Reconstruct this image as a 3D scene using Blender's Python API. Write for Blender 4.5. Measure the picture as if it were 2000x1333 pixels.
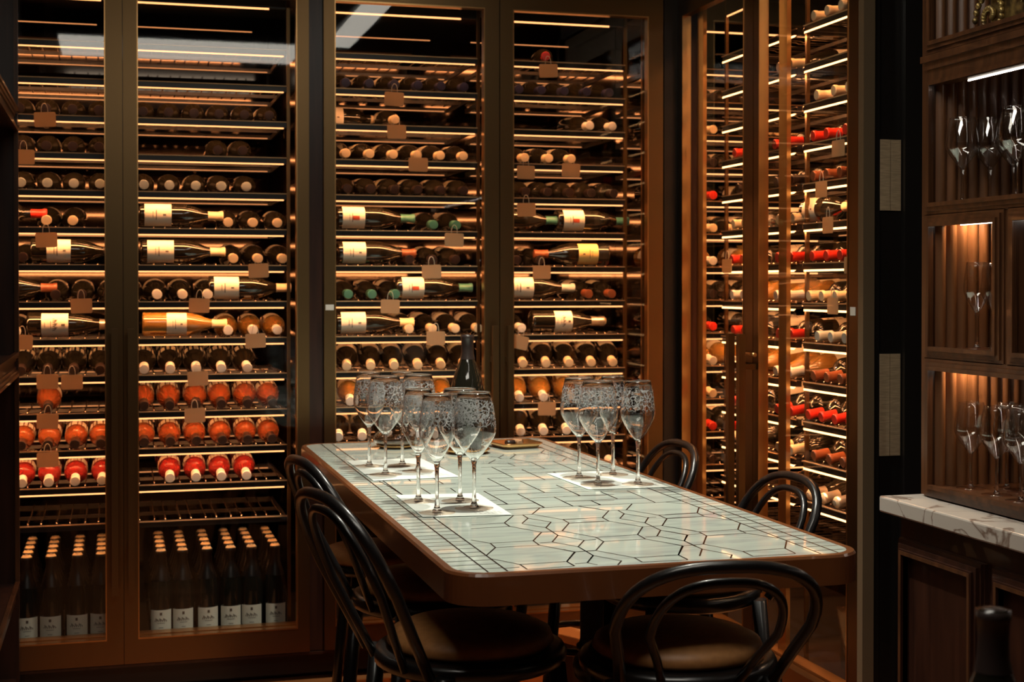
import bpy, bmesh, math, random
from mathutils import Matrix, Vector, Euler
PI = math.pi
random.seed(7)
for o in list(bpy.data.objects):
    bpy.data.objects.remove(o)
SC = bpy.context.scene
COL = SC.collection

# ------------------------------------------------------------------ camera
CAM_H = 1.25
YAW = math.atan(775 / 2778.0)
cam = bpy.data.cameras.new('camera')
cam.lens = 50.0
cam.sensor_width = 36.0
cam.shift_y = -0.0388
cam.clip_start = 0.05
cam.dof.use_dof = True
cam.dof.focus_distance = 3.0
cam.dof.aperture_fstop = 7.1
co = bpy.data.objects.new('camera', cam)
COL.objects.link(co)
co.location = (0, 0, CAM_H)
co.rotation_euler = (math.radians(90 - 0.6), 0, -YAW)
SC.camera = co

# ------------------------------------------------------------------ world and exposure
w = bpy.data.worlds.new('dim_room')
SC.world = w
w.use_nodes = True
w.node_tree.nodes['Background'].inputs[0].default_value = (1.0, 0.62, 0.32, 1)
w.node_tree.nodes['Background'].inputs[1].default_value = 0.012
SC.view_settings.view_transform = 'Standard'
SC.view_settings.look = 'None'
SC.view_settings.gamma = 1.0
SC.view_settings.use_curve_mapping = False
SC.view_settings.exposure = 0.08
cy = SC.cycles
cy.use_denoising = True
cy.max_bounces = 24
cy.diffuse_bounces = 3
cy.glossy_bounces = 4
cy.transmission_bounces = 20
cy.transparent_max_bounces = 32
cy.caustics_reflective = False
cy.caustics_refractive = False
cy.sample_clamp_indirect = 4.0

LED = 82.0           # amber shelf strips, downward face
LEDF = 2.1          # their front lip
LEDC = (1.0, 0.38, 0.13)
COVE = 7.5           # white ceiling coves
NICHE = 9.0

# ------------------------------------------------------------------ materials
def nodes_of(name):
    m = bpy.data.materials.new(name)
    m.use_nodes = True
    return m, m.node_tree.nodes, m.node_tree.links

def pbr(name, col, rough=0.5, metal=0.0, spec=0.5, trans=0.0, coat=0.0, ior=1.5, noise=None, scale=(1, 1, 1)):
    m, n, l = nodes_of(name)
    b = n['Principled BSDF']
    b.inputs['Base Color'].default_value = (*col, 1)
    b.inputs['Roughness'].default_value = rough
    b.inputs['Metallic'].default_value = metal
    b.inputs['Specular IOR Level'].default_value = spec
    b.inputs['Transmission Weight'].default_value = trans
    b.inputs['Coat Weight'].default_value = coat
    b.inputs['IOR'].default_value = ior
    if noise:
        col2, sc, lo, hi = noise
        tc = n.new('ShaderNodeTexCoord')
        mp = n.new('ShaderNodeMapping')
        mp.inputs['Scale'].default_value = scale
        nz = n.new('ShaderNodeTexNoise')
        nz.inputs['Scale'].default_value = sc
        nz.inputs['Detail'].default_value = 6
        cr = n.new('ShaderNodeValToRGB')
        cr.color_ramp.elements[0].position = lo
        cr.color_ramp.elements[1].position = hi
        cr.color_ramp.elements[0].color = (*col, 1)
        cr.color_ramp.elements[1].color = (*col2, 1)
        l.new(tc.outputs['Object'], mp.inputs[0])
        l.new(mp.outputs[0], nz.inputs['Vector'])
        l.new(nz.outputs[0], cr.inputs[0])
        l.new(cr.outputs[0], b.inputs['Base Color'])
    return m

def emit(name, col, s):
    m, n, l = nodes_of(name)
    n.remove(n['Principled BSDF'])
    e = n.new('ShaderNodeEmission')
    e.inputs[0].default_value = (*col, 1)
    e.inputs[1].default_value = s
    l.new(e.outputs[0], n['Material Output'].inputs[0])
    return m

def thin_glass(name, tint=(0.97, 0.97, 0.96), ior=1.45, etched=None, rough=0.02, solid=False):
    """a single-surface pane: clear, with fresnel reflection; etched = (z0, z1) band of frosted ornament"""
    m, n, l = nodes_of(name)
    n.remove(n['Principled BSDF'])
    tr = n.new('ShaderNodeBsdfTransparent')
    tr.inputs[0].default_value = (*tint, 1)
    gl = n.new('ShaderNodeBsdfGlossy')
    gl.inputs['Roughness'].default_value = rough
    f0 = ((ior - 1) / (ior + 1)) ** 2 * 1.5
    lw = n.new('ShaderNodeLayerWeight')
    lw.inputs[0].default_value = 0.5
    pw = n.new('ShaderNodeMath'); pw.operation = 'POWER'; pw.inputs[1].default_value = 5
    fr = n.new('ShaderNodeMath'); fr.operation = 'MULTIPLY_ADD'
    fr.inputs[1].default_value = 1 - f0; fr.inputs[2].default_value = f0
    l.new(lw.outputs['Facing'], pw.inputs[0]); l.new(pw.outputs[0], fr.inputs[0])
    mx = n.new('ShaderNodeMixShader')
    l.new(fr.outputs[0], mx.inputs[0])
    l.new(tr.outputs[0], mx.inputs[1])
    l.new(gl.outputs[0], mx.inputs[2])
    out = mx
    if solid:
        out = n.new('ShaderNodeBsdfGlass')
        out.inputs['Color'].default_value = (1, 1, 1, 1); out.inputs['Roughness'].default_value = 0.0; out.inputs['IOR'].default_value = ior
    if etched:
        z0, z1 = etched
        tc = n.new('ShaderNodeTexCoord')
        sep = n.new('ShaderNodeSeparateXYZ')
        l.new(tc.outputs['Object'], sep.inputs[0])
        mr = n.new('ShaderNodeMapRange')
        mr.inputs[1].default_value = z0
        mr.inputs[2].default_value = z0 + 0.018
        mr2 = n.new('ShaderNodeMapRange')
        mr2.inputs[1].default_value = z1
        mr2.inputs[2].default_value = z1 - 0.003
        l.new(sep.outputs[2], mr.inputs[0])
        l.new(sep.outputs[2], mr2.inputs[0])
        nz = n.new('ShaderNodeTexVoronoi')
        nz.feature = 'DISTANCE_TO_EDGE'
        nz.inputs['Scale'].default_value = 95
        l.new(tc.outputs['Object'], nz.inputs['Vector'])
        wv = n.new('ShaderNodeTexNoise')
        wv.inputs['Scale'].default_value = 240
        l.new(tc.outputs['Object'], wv.inputs['Vector'])
        c1 = n.new('ShaderNodeMath'); c1.operation = 'LESS_THAN'; c1.inputs[1].default_value = 0.09
        l.new(nz.outputs[0], c1.inputs[0])
        c2 = n.new('ShaderNodeMath'); c2.operation = 'GREATER_THAN'; c2.inputs[1].default_value = 0.47
        l.new(wv.outputs[0], c2.inputs[0])
        a = n.new('ShaderNodeMath'); a.operation = 'MULTIPLY'
        l.new(c1.outputs[0], a.inputs[0]); l.new(c2.outputs[0], a.inputs[1])
        b = n.new('ShaderNodeMath'); b.operation = 'MULTIPLY'
        l.new(mr.outputs[0], b.inputs[0]); l.new(mr2.outputs[0], b.inputs[1])
        c = n.new('ShaderNodeMath'); c.operation = 'MULTIPLY'
        l.new(a.outputs[0], c.inputs[0]); l.new(b.outputs[0], c.inputs[1])
        d = n.new('ShaderNodeMath'); d.operation = 'MULTIPLY'; d.inputs[1].default_value = 0.7
        l.new(c.outputs[0], d.inputs[0])
        df = n.new('ShaderNodeBsdfDiffuse'); df.inputs[0].default_value = (0.85, 0.85, 0.85, 1)
        tl = n.new('ShaderNodeBsdfTranslucent'); tl.inputs[0].default_value = (0.85, 0.85, 0.85, 1)
        m2 = n.new('ShaderNodeMixShader')
        l.new(df.outputs[0], m2.inputs[1]); l.new(tl.outputs[0], m2.inputs[2])
        m3 = n.new('ShaderNodeMixShader')
        l.new(d.outputs[0], m3.inputs[0]); l.new(out.outputs[0], m3.inputs[1]); l.new(m2.outputs[0], m3.inputs[2])
        out = m3
    l.new(out.outputs[0], n['Material Output'].inputs[0])
    return m

def card(name, c):
    m, n, l = nodes_of(name)
    n.remove(n['Principled BSDF'])
    d = n.new('ShaderNodeBsdfDiffuse'); d.inputs[0].default_value = (*c, 1)
    t = n.new('ShaderNodeBsdfTranslucent'); t.inputs[0].default_value = (*c, 1)
    x = n.new('ShaderNodeMixShader'); x.inputs[0].default_value = 0.6
    l.new(d.outputs[0], x.inputs[1]); l.new(t.outputs[0], x.inputs[2]); l.new(x.outputs[0], n['Material Output'].inputs[0])
    return m

def wood(name, c1, c2, rough=0.32, sc=6, stretch=(8, 8, 0.7)):
    return pbr(name, c1, rough, coat=0.15, noise=(c2, sc, 0.35, 0.7), scale=stretch)

def marble():
    m, n, l = nodes_of('veined_marble')
    b = n['Principled BSDF']
    b.inputs['Roughness'].default_value = 0.05
    b.inputs['Coat Weight'].default_value = 0.6
    b.inputs['Coat Roughness'].default_value = 0.02
    tc = n.new('ShaderNodeTexCoord')
    mp = n.new('ShaderNodeMapping'); mp.inputs['Scale'].default_value = (3, 14, 6)
    mp.inputs['Rotation'].default_value = (0, 0, 0.15)
    nz = n.new('ShaderNodeTexNoise'); nz.inputs['Scale'].default_value = 2.2; nz.inputs['Detail'].default_value = 9
    nz.inputs['Distortion'].default_value = 0.8
    cr = n.new('ShaderNodeValToRGB')
    cr.color_ramp.elements[0].position = 0.36; cr.color_ramp.elements[0].color = (0.54, 0.61, 0.56, 1)
    cr.color_ramp.elements[1].position = 0.56; cr.color_ramp.elements[1].color = (0.68, 0.77, 0.68, 1)
    l.new(tc.outputs['Object'], mp.inputs[0]); l.new(mp.outputs[0], nz.inputs['Vector'])
    l.new(nz.outputs[0], cr.inputs[0]); l.new(cr.outputs[0], b.inputs['Base Color'])
    return m

def counter_marble():
    m, n, l = nodes_of('brown_veined_marble')
    b = n['Principled BSDF']
    b.inputs['Roughness'].default_value = 0.3
    tc = n.new('ShaderNodeTexCoord')
    mp = n.new('ShaderNodeMapping'); mp.inputs['Rotation'].default_value = (0.6, 0.3, 0.5)
    nz = n.new('ShaderNodeTexNoise'); nz.inputs['Scale'].default_value = 5; nz.inputs['Detail'].default_value = 5
    nz.inputs['Distortion'].default_value = 1.2
    sb = n.new('ShaderNodeMath'); sb.operation = 'SUBTRACT'; sb.inputs[1].default_value = 0.5
    ab = n.new('ShaderNodeMath'); ab.operation = 'ABSOLUTE'
    cr = n.new('ShaderNodeValToRGB')
    cr.color_ramp.elements[0].position = 0.0; cr.color_ramp.elements[0].color = (0.16, 0.10, 0.07, 1)
    cr.color_ramp.elements[1].position = 0.02; cr.color_ramp.elements[1].color = (0.47, 0.42, 0.37, 1)
    l.new(tc.outputs['Object'], mp.inputs[0]); l.new(mp.outputs[0], nz.inputs['Vector'])
    l.new(nz.outputs[0], sb.inputs[0]); l.new(sb.outputs[0], ab.inputs[0]); l.new(ab.outputs[0], cr.inputs[0])
    l.new(cr.outputs[0], b.inputs['Base Color'])
    return m

M = dict(
    led=emit('amber_light', LEDC, LED),
    ledf=emit('amber_light_lip', (1.0, 0.40, 0.14), LEDF),
    cove=emit('white_cove_light', (1.0, 0.93, 0.80), COVE),
    ledb=emit('dim_amber_rear_light', (1.0, 0.36, 0.12), 0.75),
    ledr=emit('bright_amber_light_lip', (1.0, 0.50, 0.19), 5.0),
    niche=emit('niche_light', (1.0, 0.84, 0.70), NICHE),
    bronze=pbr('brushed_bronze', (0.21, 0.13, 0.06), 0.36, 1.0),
    bronze2=pbr('pale_brushed_bronze', (0.19, 0.13, 0.075), 0.6, 0.5),
    railm=pbr('rail_brass', (0.80, 0.50, 0.26), 0.5, 0.2),
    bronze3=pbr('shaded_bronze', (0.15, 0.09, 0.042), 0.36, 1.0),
    foil=pbr('black_foil', (0.008, 0.006, 0.005), 0.3),
    brass=pbr('satin_brass', (0.62, 0.36, 0.15), 0.30, 1.0),
    steel=pbr('polished_steel', (0.62, 0.52, 0.42), 0.16, 1.0),
    black=pbr('black_lining', (0.012, 0.010, 0.009), 0.35),
    mirror=pbr('dark_mirror', (0.045, 0.036, 0.03), 0.06, 1.0),
    pane=thin_glass('clear_pane'),
    glassdark=pbr('dark_bottle_glass', (0.010, 0.009, 0.006), 0.07, coat=0.5),
    glassgold=pbr('golden_wine_glass', (0.62, 0.33, 0.07), 0.05, trans=0.6, coat=0.6),
    glassrose=pbr('rose_wine_glass', (0.50, 0.13, 0.04), 0.05, trans=0.6, coat=0.6),
    glassred=pbr('pink_wine_glass', (0.42, 0.035, 0.03), 0.05, trans=0.5, coat=0.6),
    label=pbr('paper_label', (0.80, 0.74, 0.60), 0.6),
    labely=pbr('yellow_label', (0.80, 0.58, 0.20), 0.6),
    ink=pbr('label_ink', (0.10, 0.07, 0.05), 0.6),
    inkred=pbr('label_red_ink', (0.5, 0.07, 0.02), 0.6),
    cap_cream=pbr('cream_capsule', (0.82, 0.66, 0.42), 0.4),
    cap_dark=pbr('dark_capsule', (0.03, 0.02, 0.018), 0.3),
    cap_blue=pbr('blue_capsule', (0.02, 0.022, 0.06), 0.3),
    cap_green=pbr('green_capsule', (0.06, 0.22, 0.17), 0.35),
    cap_red=pbr('red_capsule', (0.70, 0.035, 0.02), 0.35),
    cap_brown=pbr('brown_capsule', (0.22, 0.07, 0.03), 0.35),
    cap_white=pbr('white_capsule', (0.82, 0.80, 0.72), 0.4),
    cap_grey=pbr('grey_capsule', (0.40, 0.45, 0.42), 0.4),
    cap_foil=pbr('silver_foil', (0.65, 0.58, 0.48), 0.28, 0.8),
    tag=card('cream_card', (0.82, 0.62, 0.38)),
    string=pbr('tag_loop', (0.75, 0.65, 0.5), 0.5),
    walnut=wood('dark_walnut', (0.050, 0.020, 0.009), (0.115, 0.045, 0.018)),
    walnut_dk=wood('stained_walnut', (0.022, 0.008, 0.005), (0.045, 0.016, 0.009)),
    rim=wood('mahogany_edge', (0.10, 0.031, 0.010), (0.16, 0.052, 0.015), 0.28, 5, (1, 1, 1)),
    marble=marble(),
    inlay=pbr('copper_inlay', (0.012, 0.006, 0.004), 0.25, 0.2),
    cmarble=counter_marble(),
    paper=pbr('tasting_mat_paper', (0.62, 0.66, 0.61), 0.7),
    iron=pbr('black_painted_iron', (0.012, 0.012, 0.013), 0.32),
    bentwood=pbr('black_bentwood', (0.006, 0.005, 0.005), 0.3, coat=0.15),
    leather=pbr('tan_leather', (0.36, 0.16, 0.05), 0.5, noise=((0.30, 0.13, 0.04), 60, 0.4, 0.6)),
    bowl=thin_glass('etched_crystal', ior=1.5, etched=(0.168, 0.228), solid=True),
    bowl2=thin_glass('clear_crystal', (0.985, 0.985, 0.98), ior=1.75),
    walnut_lit=wood('lit_reeded_walnut', (0.13, 0.055, 0.022), (0.21, 0.088, 0.036)),  # lighter copy of the walnut, niche light put into its colour
    bowl3=thin_glass('decanter_crystal', ior=1.5, solid=True),
    footglass=thin_glass('pink_tinged_crystal', (0.93, 0.84, 0.77), 1.6),
    spot=emit('spot_lamp_light', (1.0, 0.66, 0.36), 420.0),
    crystal=pbr('solid_crystal', (1, 1, 1), 0.0, trans=1.0, ior=1.5),
    floor=wood('oak_floor', (0.24, 0.085, 0.025), (0.34, 0.13, 0.045), 0.35, 3, (1, 9, 1)),
    ceil=pbr('plaster_ceiling', (0.30, 0.24, 0.18), 0.8),
    wall=pbr('brown_wall', (0.10, 0.055, 0.03), 0.7),
    blind_refl=pbr('painted_reflection', (0.55, 0.40, 0.25), 0.8, noise=((0.40, 0.29, 0.18), 30, 0.4, 0.6), scale=(1, 1, 14)),
    gilt=pbr('antique_gilt', (0.48, 0.34, 0.12), 0.38, 0.8, noise=((0.12, 0.08, 0.04), 60, 0.35, 0.65)),
    canvas=pbr('dark_painting', (0.06, 0.012, 0.014), 0.4, noise=((0.015, 0.01, 0.012), 8, 0.4, 0.6)),
    tan_wood=wood('pale_oak', (0.50, 0.26, 0.10), (0.62, 0.34, 0.14), 0.4, 5, (1, 1, 1)),
    cork=pbr('cork', (0.45, 0.25, 0.12), 0.8),
    sticker=pbr('white_sticker', (0.7, 0.66, 0.6), 0.5),
)

# ------------------------------------------------------------------ mesh helpers
K = 0.88   # scales all room coordinates about the floor point beneath the camera

class MB:
    def __init__(s, k=1.0):
        s.bm = bmesh.new(); s.k = k; s.mats = []; s.mi = 0; s.smooth = False
    def mat(s, m):
        if m not in s.mats: s.mats.append(m)
        s.mi = s.mats.index(m); return s
    def _v(s, p): return s.bm.verts.new((p[0] * s.k, p[1] * s.k, p[2] * s.k))
    def face(s, pts, smooth=False):
        try:
            f = s.bm.faces.new([p if isinstance(p, bmesh.types.BMVert) else s._v(p) for p in pts])
            f.material_index = s.mi; f.smooth = smooth; return f
        except ValueError:
            return None
    def box(s, x0, x1, y0, y1, z0, z1):
        v = [s._v((x, y, z)) for z in (z0, z1) for y in (y0, y1) for x in (x0, x1)]
        for q in ((0, 2, 3, 1), (4, 5, 7, 6), (0, 1, 5, 4), (2, 6, 7, 3), (0, 4, 6, 2), (1, 3, 7, 5)):
            s.face([v[i] for i in q])
        return s
    def strip(s, x0, x1, y0, y1, z0, z1, lip='ledf'):
        """an aluminium angle light: glowing front lip, bright face turned down and back onto the bottles"""
        A = [s._v(p) for p in ((x0, y0, z0), (x0, y1, z1), (x0, y0, z1))]
        B = [s._v(p) for p in ((x1, y0, z0), (x1, y1, z1), (x1, y0, z1))]
        s.mat(lip); s.face([A[2], B[2], B[0], A[0]][::-1]); s.face(A); s.face(B[::-1])
        s.mat('led'); s.face([A[0], A[1], B[1], B[0]][::-1])
        s.mat('black'); s.face([A[1], A[2], B[2], B[1]][::-1])
        return s
    def tube(s, pts, r, n=8, closed=False, caps=True):
        pts = [Vector(p) for p in pts]
        N = len(pts)
        rs = r if isinstance(r, (list, tuple)) else [r] * N
        rings = []; up = None
        for i, p in enumerate(pts):
            a = pts[(i - 1) % N] if (closed or i) else p
            b = pts[(i + 1) % N] if (closed or i < N - 1) else p
            t = (b - a).normalized()
            if up is None:
                up = t.orthogonal().normalized()
            up = (up - t * up.dot(t))
            up = up.normalized() if up.length > 1e-6 else t.orthogonal().normalized()
            q = t.cross(up)
            rings.append([s._v(p + (up * math.cos(2 * PI * j / n) + q * math.sin(2 * PI * j / n)) * rs[i]) for j in range(n)])
        R = range(N if closed else N - 1)
        for i in R:
            A, B = rings[i], rings[(i + 1) % N]
            for j in range(n):
                s.face([A[j], A[(j + 1) % n], B[(j + 1) % n], B[j]], True)
        if caps and not closed:
            s.face(rings[0][::-1]); s.face(rings[-1])
        return s
    def lathe(s, prof, n=20, c=(0, 0, 0), a0=0, a1=2 * PI, smooth=True):
        full = abs(a1 - a0 - 2 * PI) < 1e-6
        cols = n if full else n + 1
        rings = []
        for r, z in prof:
            if r < 1e-6:
                rings.append([s._v((c[0], c[1], c[2] + z))])
            else:
                rings.append([s._v((c[0] + r * math.cos(a0 + (a1 - a0) * j / n), c[1] + r * math.sin(a0 + (a1 - a0) * j / n), c[2] + z)) for j in range(cols)])
        for A, B in zip(rings, rings[1:]):
            for j in range(n):
                j2 = (j + 1) % cols if full else j + 1
                if len(A) == 1 and len(B) == 1: continue
                if len(A) == 1: s.face([A[0], B[j2], B[j]], smooth)
                elif len(B) == 1: s.face([A[j], A[j2], B[0]], smooth)
                else: s.face([A[j], A[j2], B[j2], B[j]], smooth)
        return s
    def flutes_y(s, y, x0, x1, z0, z1, pitch=.030, dep=.012, seg=6):
        n = max(1, round((x1 - x0) / pitch)); p = (x1 - x0) / n
        for i in range(n):
            pr = None
            for j in range(seg + 1):
                t = j / seg; xx = x0 + (i + t) * p; yy = y - dep * math.sin(PI * t)
                cu = (s._v((xx, yy, z0)), s._v((xx, yy, z1)))
                if pr: s.face([pr[0], cu[0], cu[1], pr[1]], True)
                pr = cu
        return s
    def slab(s, outline, z0, z1, smooth_side=True, bottom=True):
        n = len(outline)
        a = [s._v((x, y, z0)) for x, y in outline]; b = [s._v((x, y, z1)) for x, y in outline]
        s.face(b)
        if bottom: s.face(a[::-1])
        for i in range(n):
            s.face([a[i], a[(i + 1) % n], b[(i + 1) % n], b[i]], smooth_side)
        return s
    def done(s, name, parent=None, mat=None, loc=None, rot=None, bevel=0):
        me = bpy.data.meshes.new(name)
        s.bm.normal_update()
        s.bm.to_mesh(me); s.bm.free()
        for m in (s.mats or [mat]): me.materials.append(M[m])
        o = bpy.data.objects.new(name, me); COL.objects.link(o)
        if parent is not None: o.parent = parent
        if loc is not None: o.location = loc
        if rot is not None: o.rotation_euler = rot
        if bevel:
            bv = o.modifiers.new('edge', 'BEVEL'); bv.width = bevel; bv.segments = 2; bv.limit_method = 'ANGLE'
        return o

def RB(): return MB(K)
def rr(x0, x1, y0, y1, r, n=8):
    out = []
    for cx, cyy, a in ((x1 - r, y1 - r, 0), (x0 + r, y1 - r, PI / 2), (x0 + r, y0 + r, PI), (x1 - r, y0 + r, 1.5 * PI)):
        for i in range(n + 1):
            t = a + PI / 2 * i / n
            out.append((cx + r * math.cos(t), cyy + r * math.sin(t)))
    return out

def tag(o, label=None, cat=None, group=None, kind=None):
    if label: o['label'] = label
    if cat: o['category'] = cat
    if group: o['group'] = group
    if kind: o['kind'] = kind
    return o
def empty(name, loc=(0, 0, 0), rz=0):
    o = bpy.data.objects.new(name, None); COL.objects.link(o)
    o.location = loc; o.rotation_euler = (0, 0, rz); o.empty_display_size = 0.05
    return o
def copy_tree(o, parent=None):
    c = o.copy(); COL.objects.link(c)
    if parent is not None: c.parent = parent
    for ch in list(KIDS.get(o, [])):
        copy_tree(ch, c)
    return c
KIDS = {}
def proto(o, kids):
    KIDS[o] = kids
    return o
ORD = ['zeroth', 'first', 'second', 'third', 'fourth', 'fifth', 'sixth', 'seventh', 'eighth', 'ninth', 'tenth', 'eleventh', 'twelfth', 'thirteenth', 'fourteenth', 'fifteenth', 'sixteenth']
HX = 1.42
def pixel_ray(px, py): # ray through an image pixel in room axes, per metre of depth
    u = (px - 1000) / 2778.0
    return (math.sin(YAW) + math.cos(YAW) * u, math.cos(YAW) - math.sin(YAW) * u, -(py - 560) / 2778.0)
def xb(px, Y):      # room x of an image pixel column cast onto the back wall at depth Y
    d = pixel_ray(px, 560); return d[0] / d[1] * Y
def yr(px, X):      # room y of an image pixel column cast onto the right wall at x = X
    d = pixel_ray(px, 560); return d[1] / d[0] * X
def rail(L): return 0.7166 + (13 - L) * 0.1302

# ------------------------------------------------------------------ room shell
def struct(name, mb, mat=None):
    return tag(mb.done(name, None, mat), kind='structure')
WX0, WX1, WY0, WY1, CH = -3.4, 2.95, -3.2, 5.95, 2.95
struct('floor', RB().mat('floor').box(WX0, WX1, WY0, WY1, -0.05, 0.0))
struct('ceiling', RB().mat('ceil').box(WX0, WX1, WY0, WY1, CH, CH + 0.05))
struct('wall_back', RB().mat('wall').box(WX0, WX1, WY1, WY1 + 0.08, 0, CH))
struct('wall_front', RB().mat('wall').box(WX0, WX1, WY0 - 0.08, WY0, 0, CH))
struct('wall_left', RB().mat('wall').box(WX0 - 0.08, WX0, WY0, WY1, 0, CH))
struct('wall_right', RB().mat('wall').box(WX1, WX1 + 0.08, WY0, WY1, 0, CH))
# ceiling coves: a long run over the table and a cross run toward the left cabinet
def cove(label, x0, x1, y0, y1, z=2.80):
    c = empty('ceiling_light', ((x0 + x1) / 2 * K, (y0 + y1) / 2 * K, CH * K))
    tag(c, label, 'ceiling light')
    a, b, dz = (x1 - x0) / 2, (y1 - y0) / 2, CH - z
    RB().mat('black').box(-a - .03, a + .03, -b - .03, b + .03, -dz + .012, 0).done('housing', c)
    RB().mat('cove').box(-a, a, -b, b, -dz, -dz + .011).done('diffuser', c)
cove('long white linear ceiling light above the table, seen mirrored in the third glass door', 1.17, 1.31, 2.05, 3.65)
cove('broad white ceiling light crossing in front of the left cabinet, mirrored in its top', -0.30, 1.05, 1.35, 2.0)

def downlight(x, y, rx, power, label, ang=78):
    c = empty('downlight', (x, y, CH * K)); tag(c, label, 'downlight', 'recessed downlights over the table')
    MB().mat('brass').lathe([(.045, -.001), (.055, -.001), (.055, -.006), (.045, -.006)], 24).done('trim_ring', c)
    ld = bpy.data.lights.new('downlight_beam', 'SPOT'); ld.energy = power; ld.color = (1.0, 0.96, 0.82)
    ld.spot_size = math.radians(ang); ld.spot_blend = 0.8; ld.shadow_soft_size = 0.03
    lo = bpy.data.objects.new('beam', ld); COL.objects.link(lo); lo.parent = c
    lo.location = (0, 0, -.012); lo.rotation_euler = (math.radians(rx), 0, 0)
downlight(.93, 2.95, 0, 128, 'small recessed brass downlight over the near half of the table')
downlight(.93, 3.75, 0, 128, 'small recessed brass downlight over the far half of the table')

# ------------------------------------------------------------------ wine cabinets
YD = 5.12            # plane of the back doors
XD = 2.10            # plane of the right doors
def y_door(unit, x0, x1, g0, g1, hx, label_h):
    """a glazed door in the back row: outer x0..x1, glass g0..g1"""
    f = RB().mat('bronze')
    f.box(x0, g0, YD - .015, YD + .02, .107, 2.60); f.box(g1, x1, YD - .015, YD + .02, .107, 2.60)
    f.box(g0, g1, YD - .015, YD + .02, .107, .192); f.box(g0, g1, YD - .015, YD + .02, 2.452, 2.60)
    f.mat('brass')
    f.box(g0, g0 + .004, YD - .017, YD + .018, .192, 2.452); f.box(g1 - .004, g1, YD - .017, YD + .018, .192, 2.452)
    f.box(g0 + .004, g1 - .004, YD - .017, YD + .018, .192, .197); f.box(g0 + .004, g1 - .004, YD - .017, YD + .018, 2.447, 2.452)
    d = f.done('door', unit)
    RB().mat('pane').face([(g0, YD, .192), (g1, YD, .192), (g1, YD, 2.452), (g0, YD, 2.452)])
    p = RB().mat('pane'); p.face([(g0 + .004, YD, .197), (g1 - .004, YD, .197), (g1 - .004, YD, 2.447), (g0 + .004, YD, 2.447)])
    p.done('door_glass', d)
    h = RB().mat('bronze').box(hx - .011, hx + .011, YD - .075, YD - .052, .36, 1.275)
    h.box(hx - .008, hx + .008, YD - .053, YD - .014, .52, .54).box(hx - .008, hx + .008, YD - .053, YD - .014, 1.14, 1.16)
    h.done('door_handle', d)
    return d

def cabinet_back(name, label, x0, x1, doors, jambs):
    u = empty(name, (0, 0, 0)); tag(u, label, 'wine cabinet', 'glass fronted wine cabinets lining the room')
    u.location = (x0 * K, YD * K, 0)
    sub = []
    sub.append(RB().mat('black').box(x0, x1, YD + .03, 5.85, .02, .165).done('cabinet_bottom'))
    sub.append(RB().mat('black').box(x0, x1, YD + .03, 5.85, 2.56, 2.72).done('cabinet_top'))
    sub.append(RB().mat('mirror').box(x0, x1, 5.85, 5.87, .165, 2.56).done('back_panel'))
    sub.append(RB().mat('walnut_dk').box(x0, x1, 5.19, 5.22, 0, .10).box(x0, x1, YD - .01, 5.19, .095, .104).done('plinth'))
    sub.append(RB().mat('brass').box(x0, x1, YD + .024, YD + .075, .165, .20).done('sill'))
    j = RB().mat('walnut_dk').box(x0, x1, YD - .02, YD + .03, 2.61, 2.95)
    for a, b in jambs: j.box(a, b, YD, YD + .08, .107, 2.61)
    sub.append(j.done('face_frame'))
    for args in doors: sub.append(y_door(None, *args, None))
    for o in sub:
        o.parent = u; o.matrix_parent_inverse = Matrix.Translation(u.location).inverted()
    return u
cabinet_back('wine_cabinet', 'left bronze framed wine cabinet with two glass doors and champagne on its floor', -.80, .695,
             [(-.75, .0255, -.70, -.031, -.003), (.0275, .670, .074, .628, .052)], [(-.80, -.752), (.672, .695), (.0257, .0273)])
cb = cabinet_back('wine_cabinet', 'middle bronze framed wine cabinet with two glass doors beyond the table', .695, 2.098,
             [(.723, 1.3755, .762, 1.320, 1.347), (1.3785, 2.026, 1.428, 1.966, 1.404)], [(.695, .721), (1.3757, 1.3783), (2.028, 2.098)])

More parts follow.
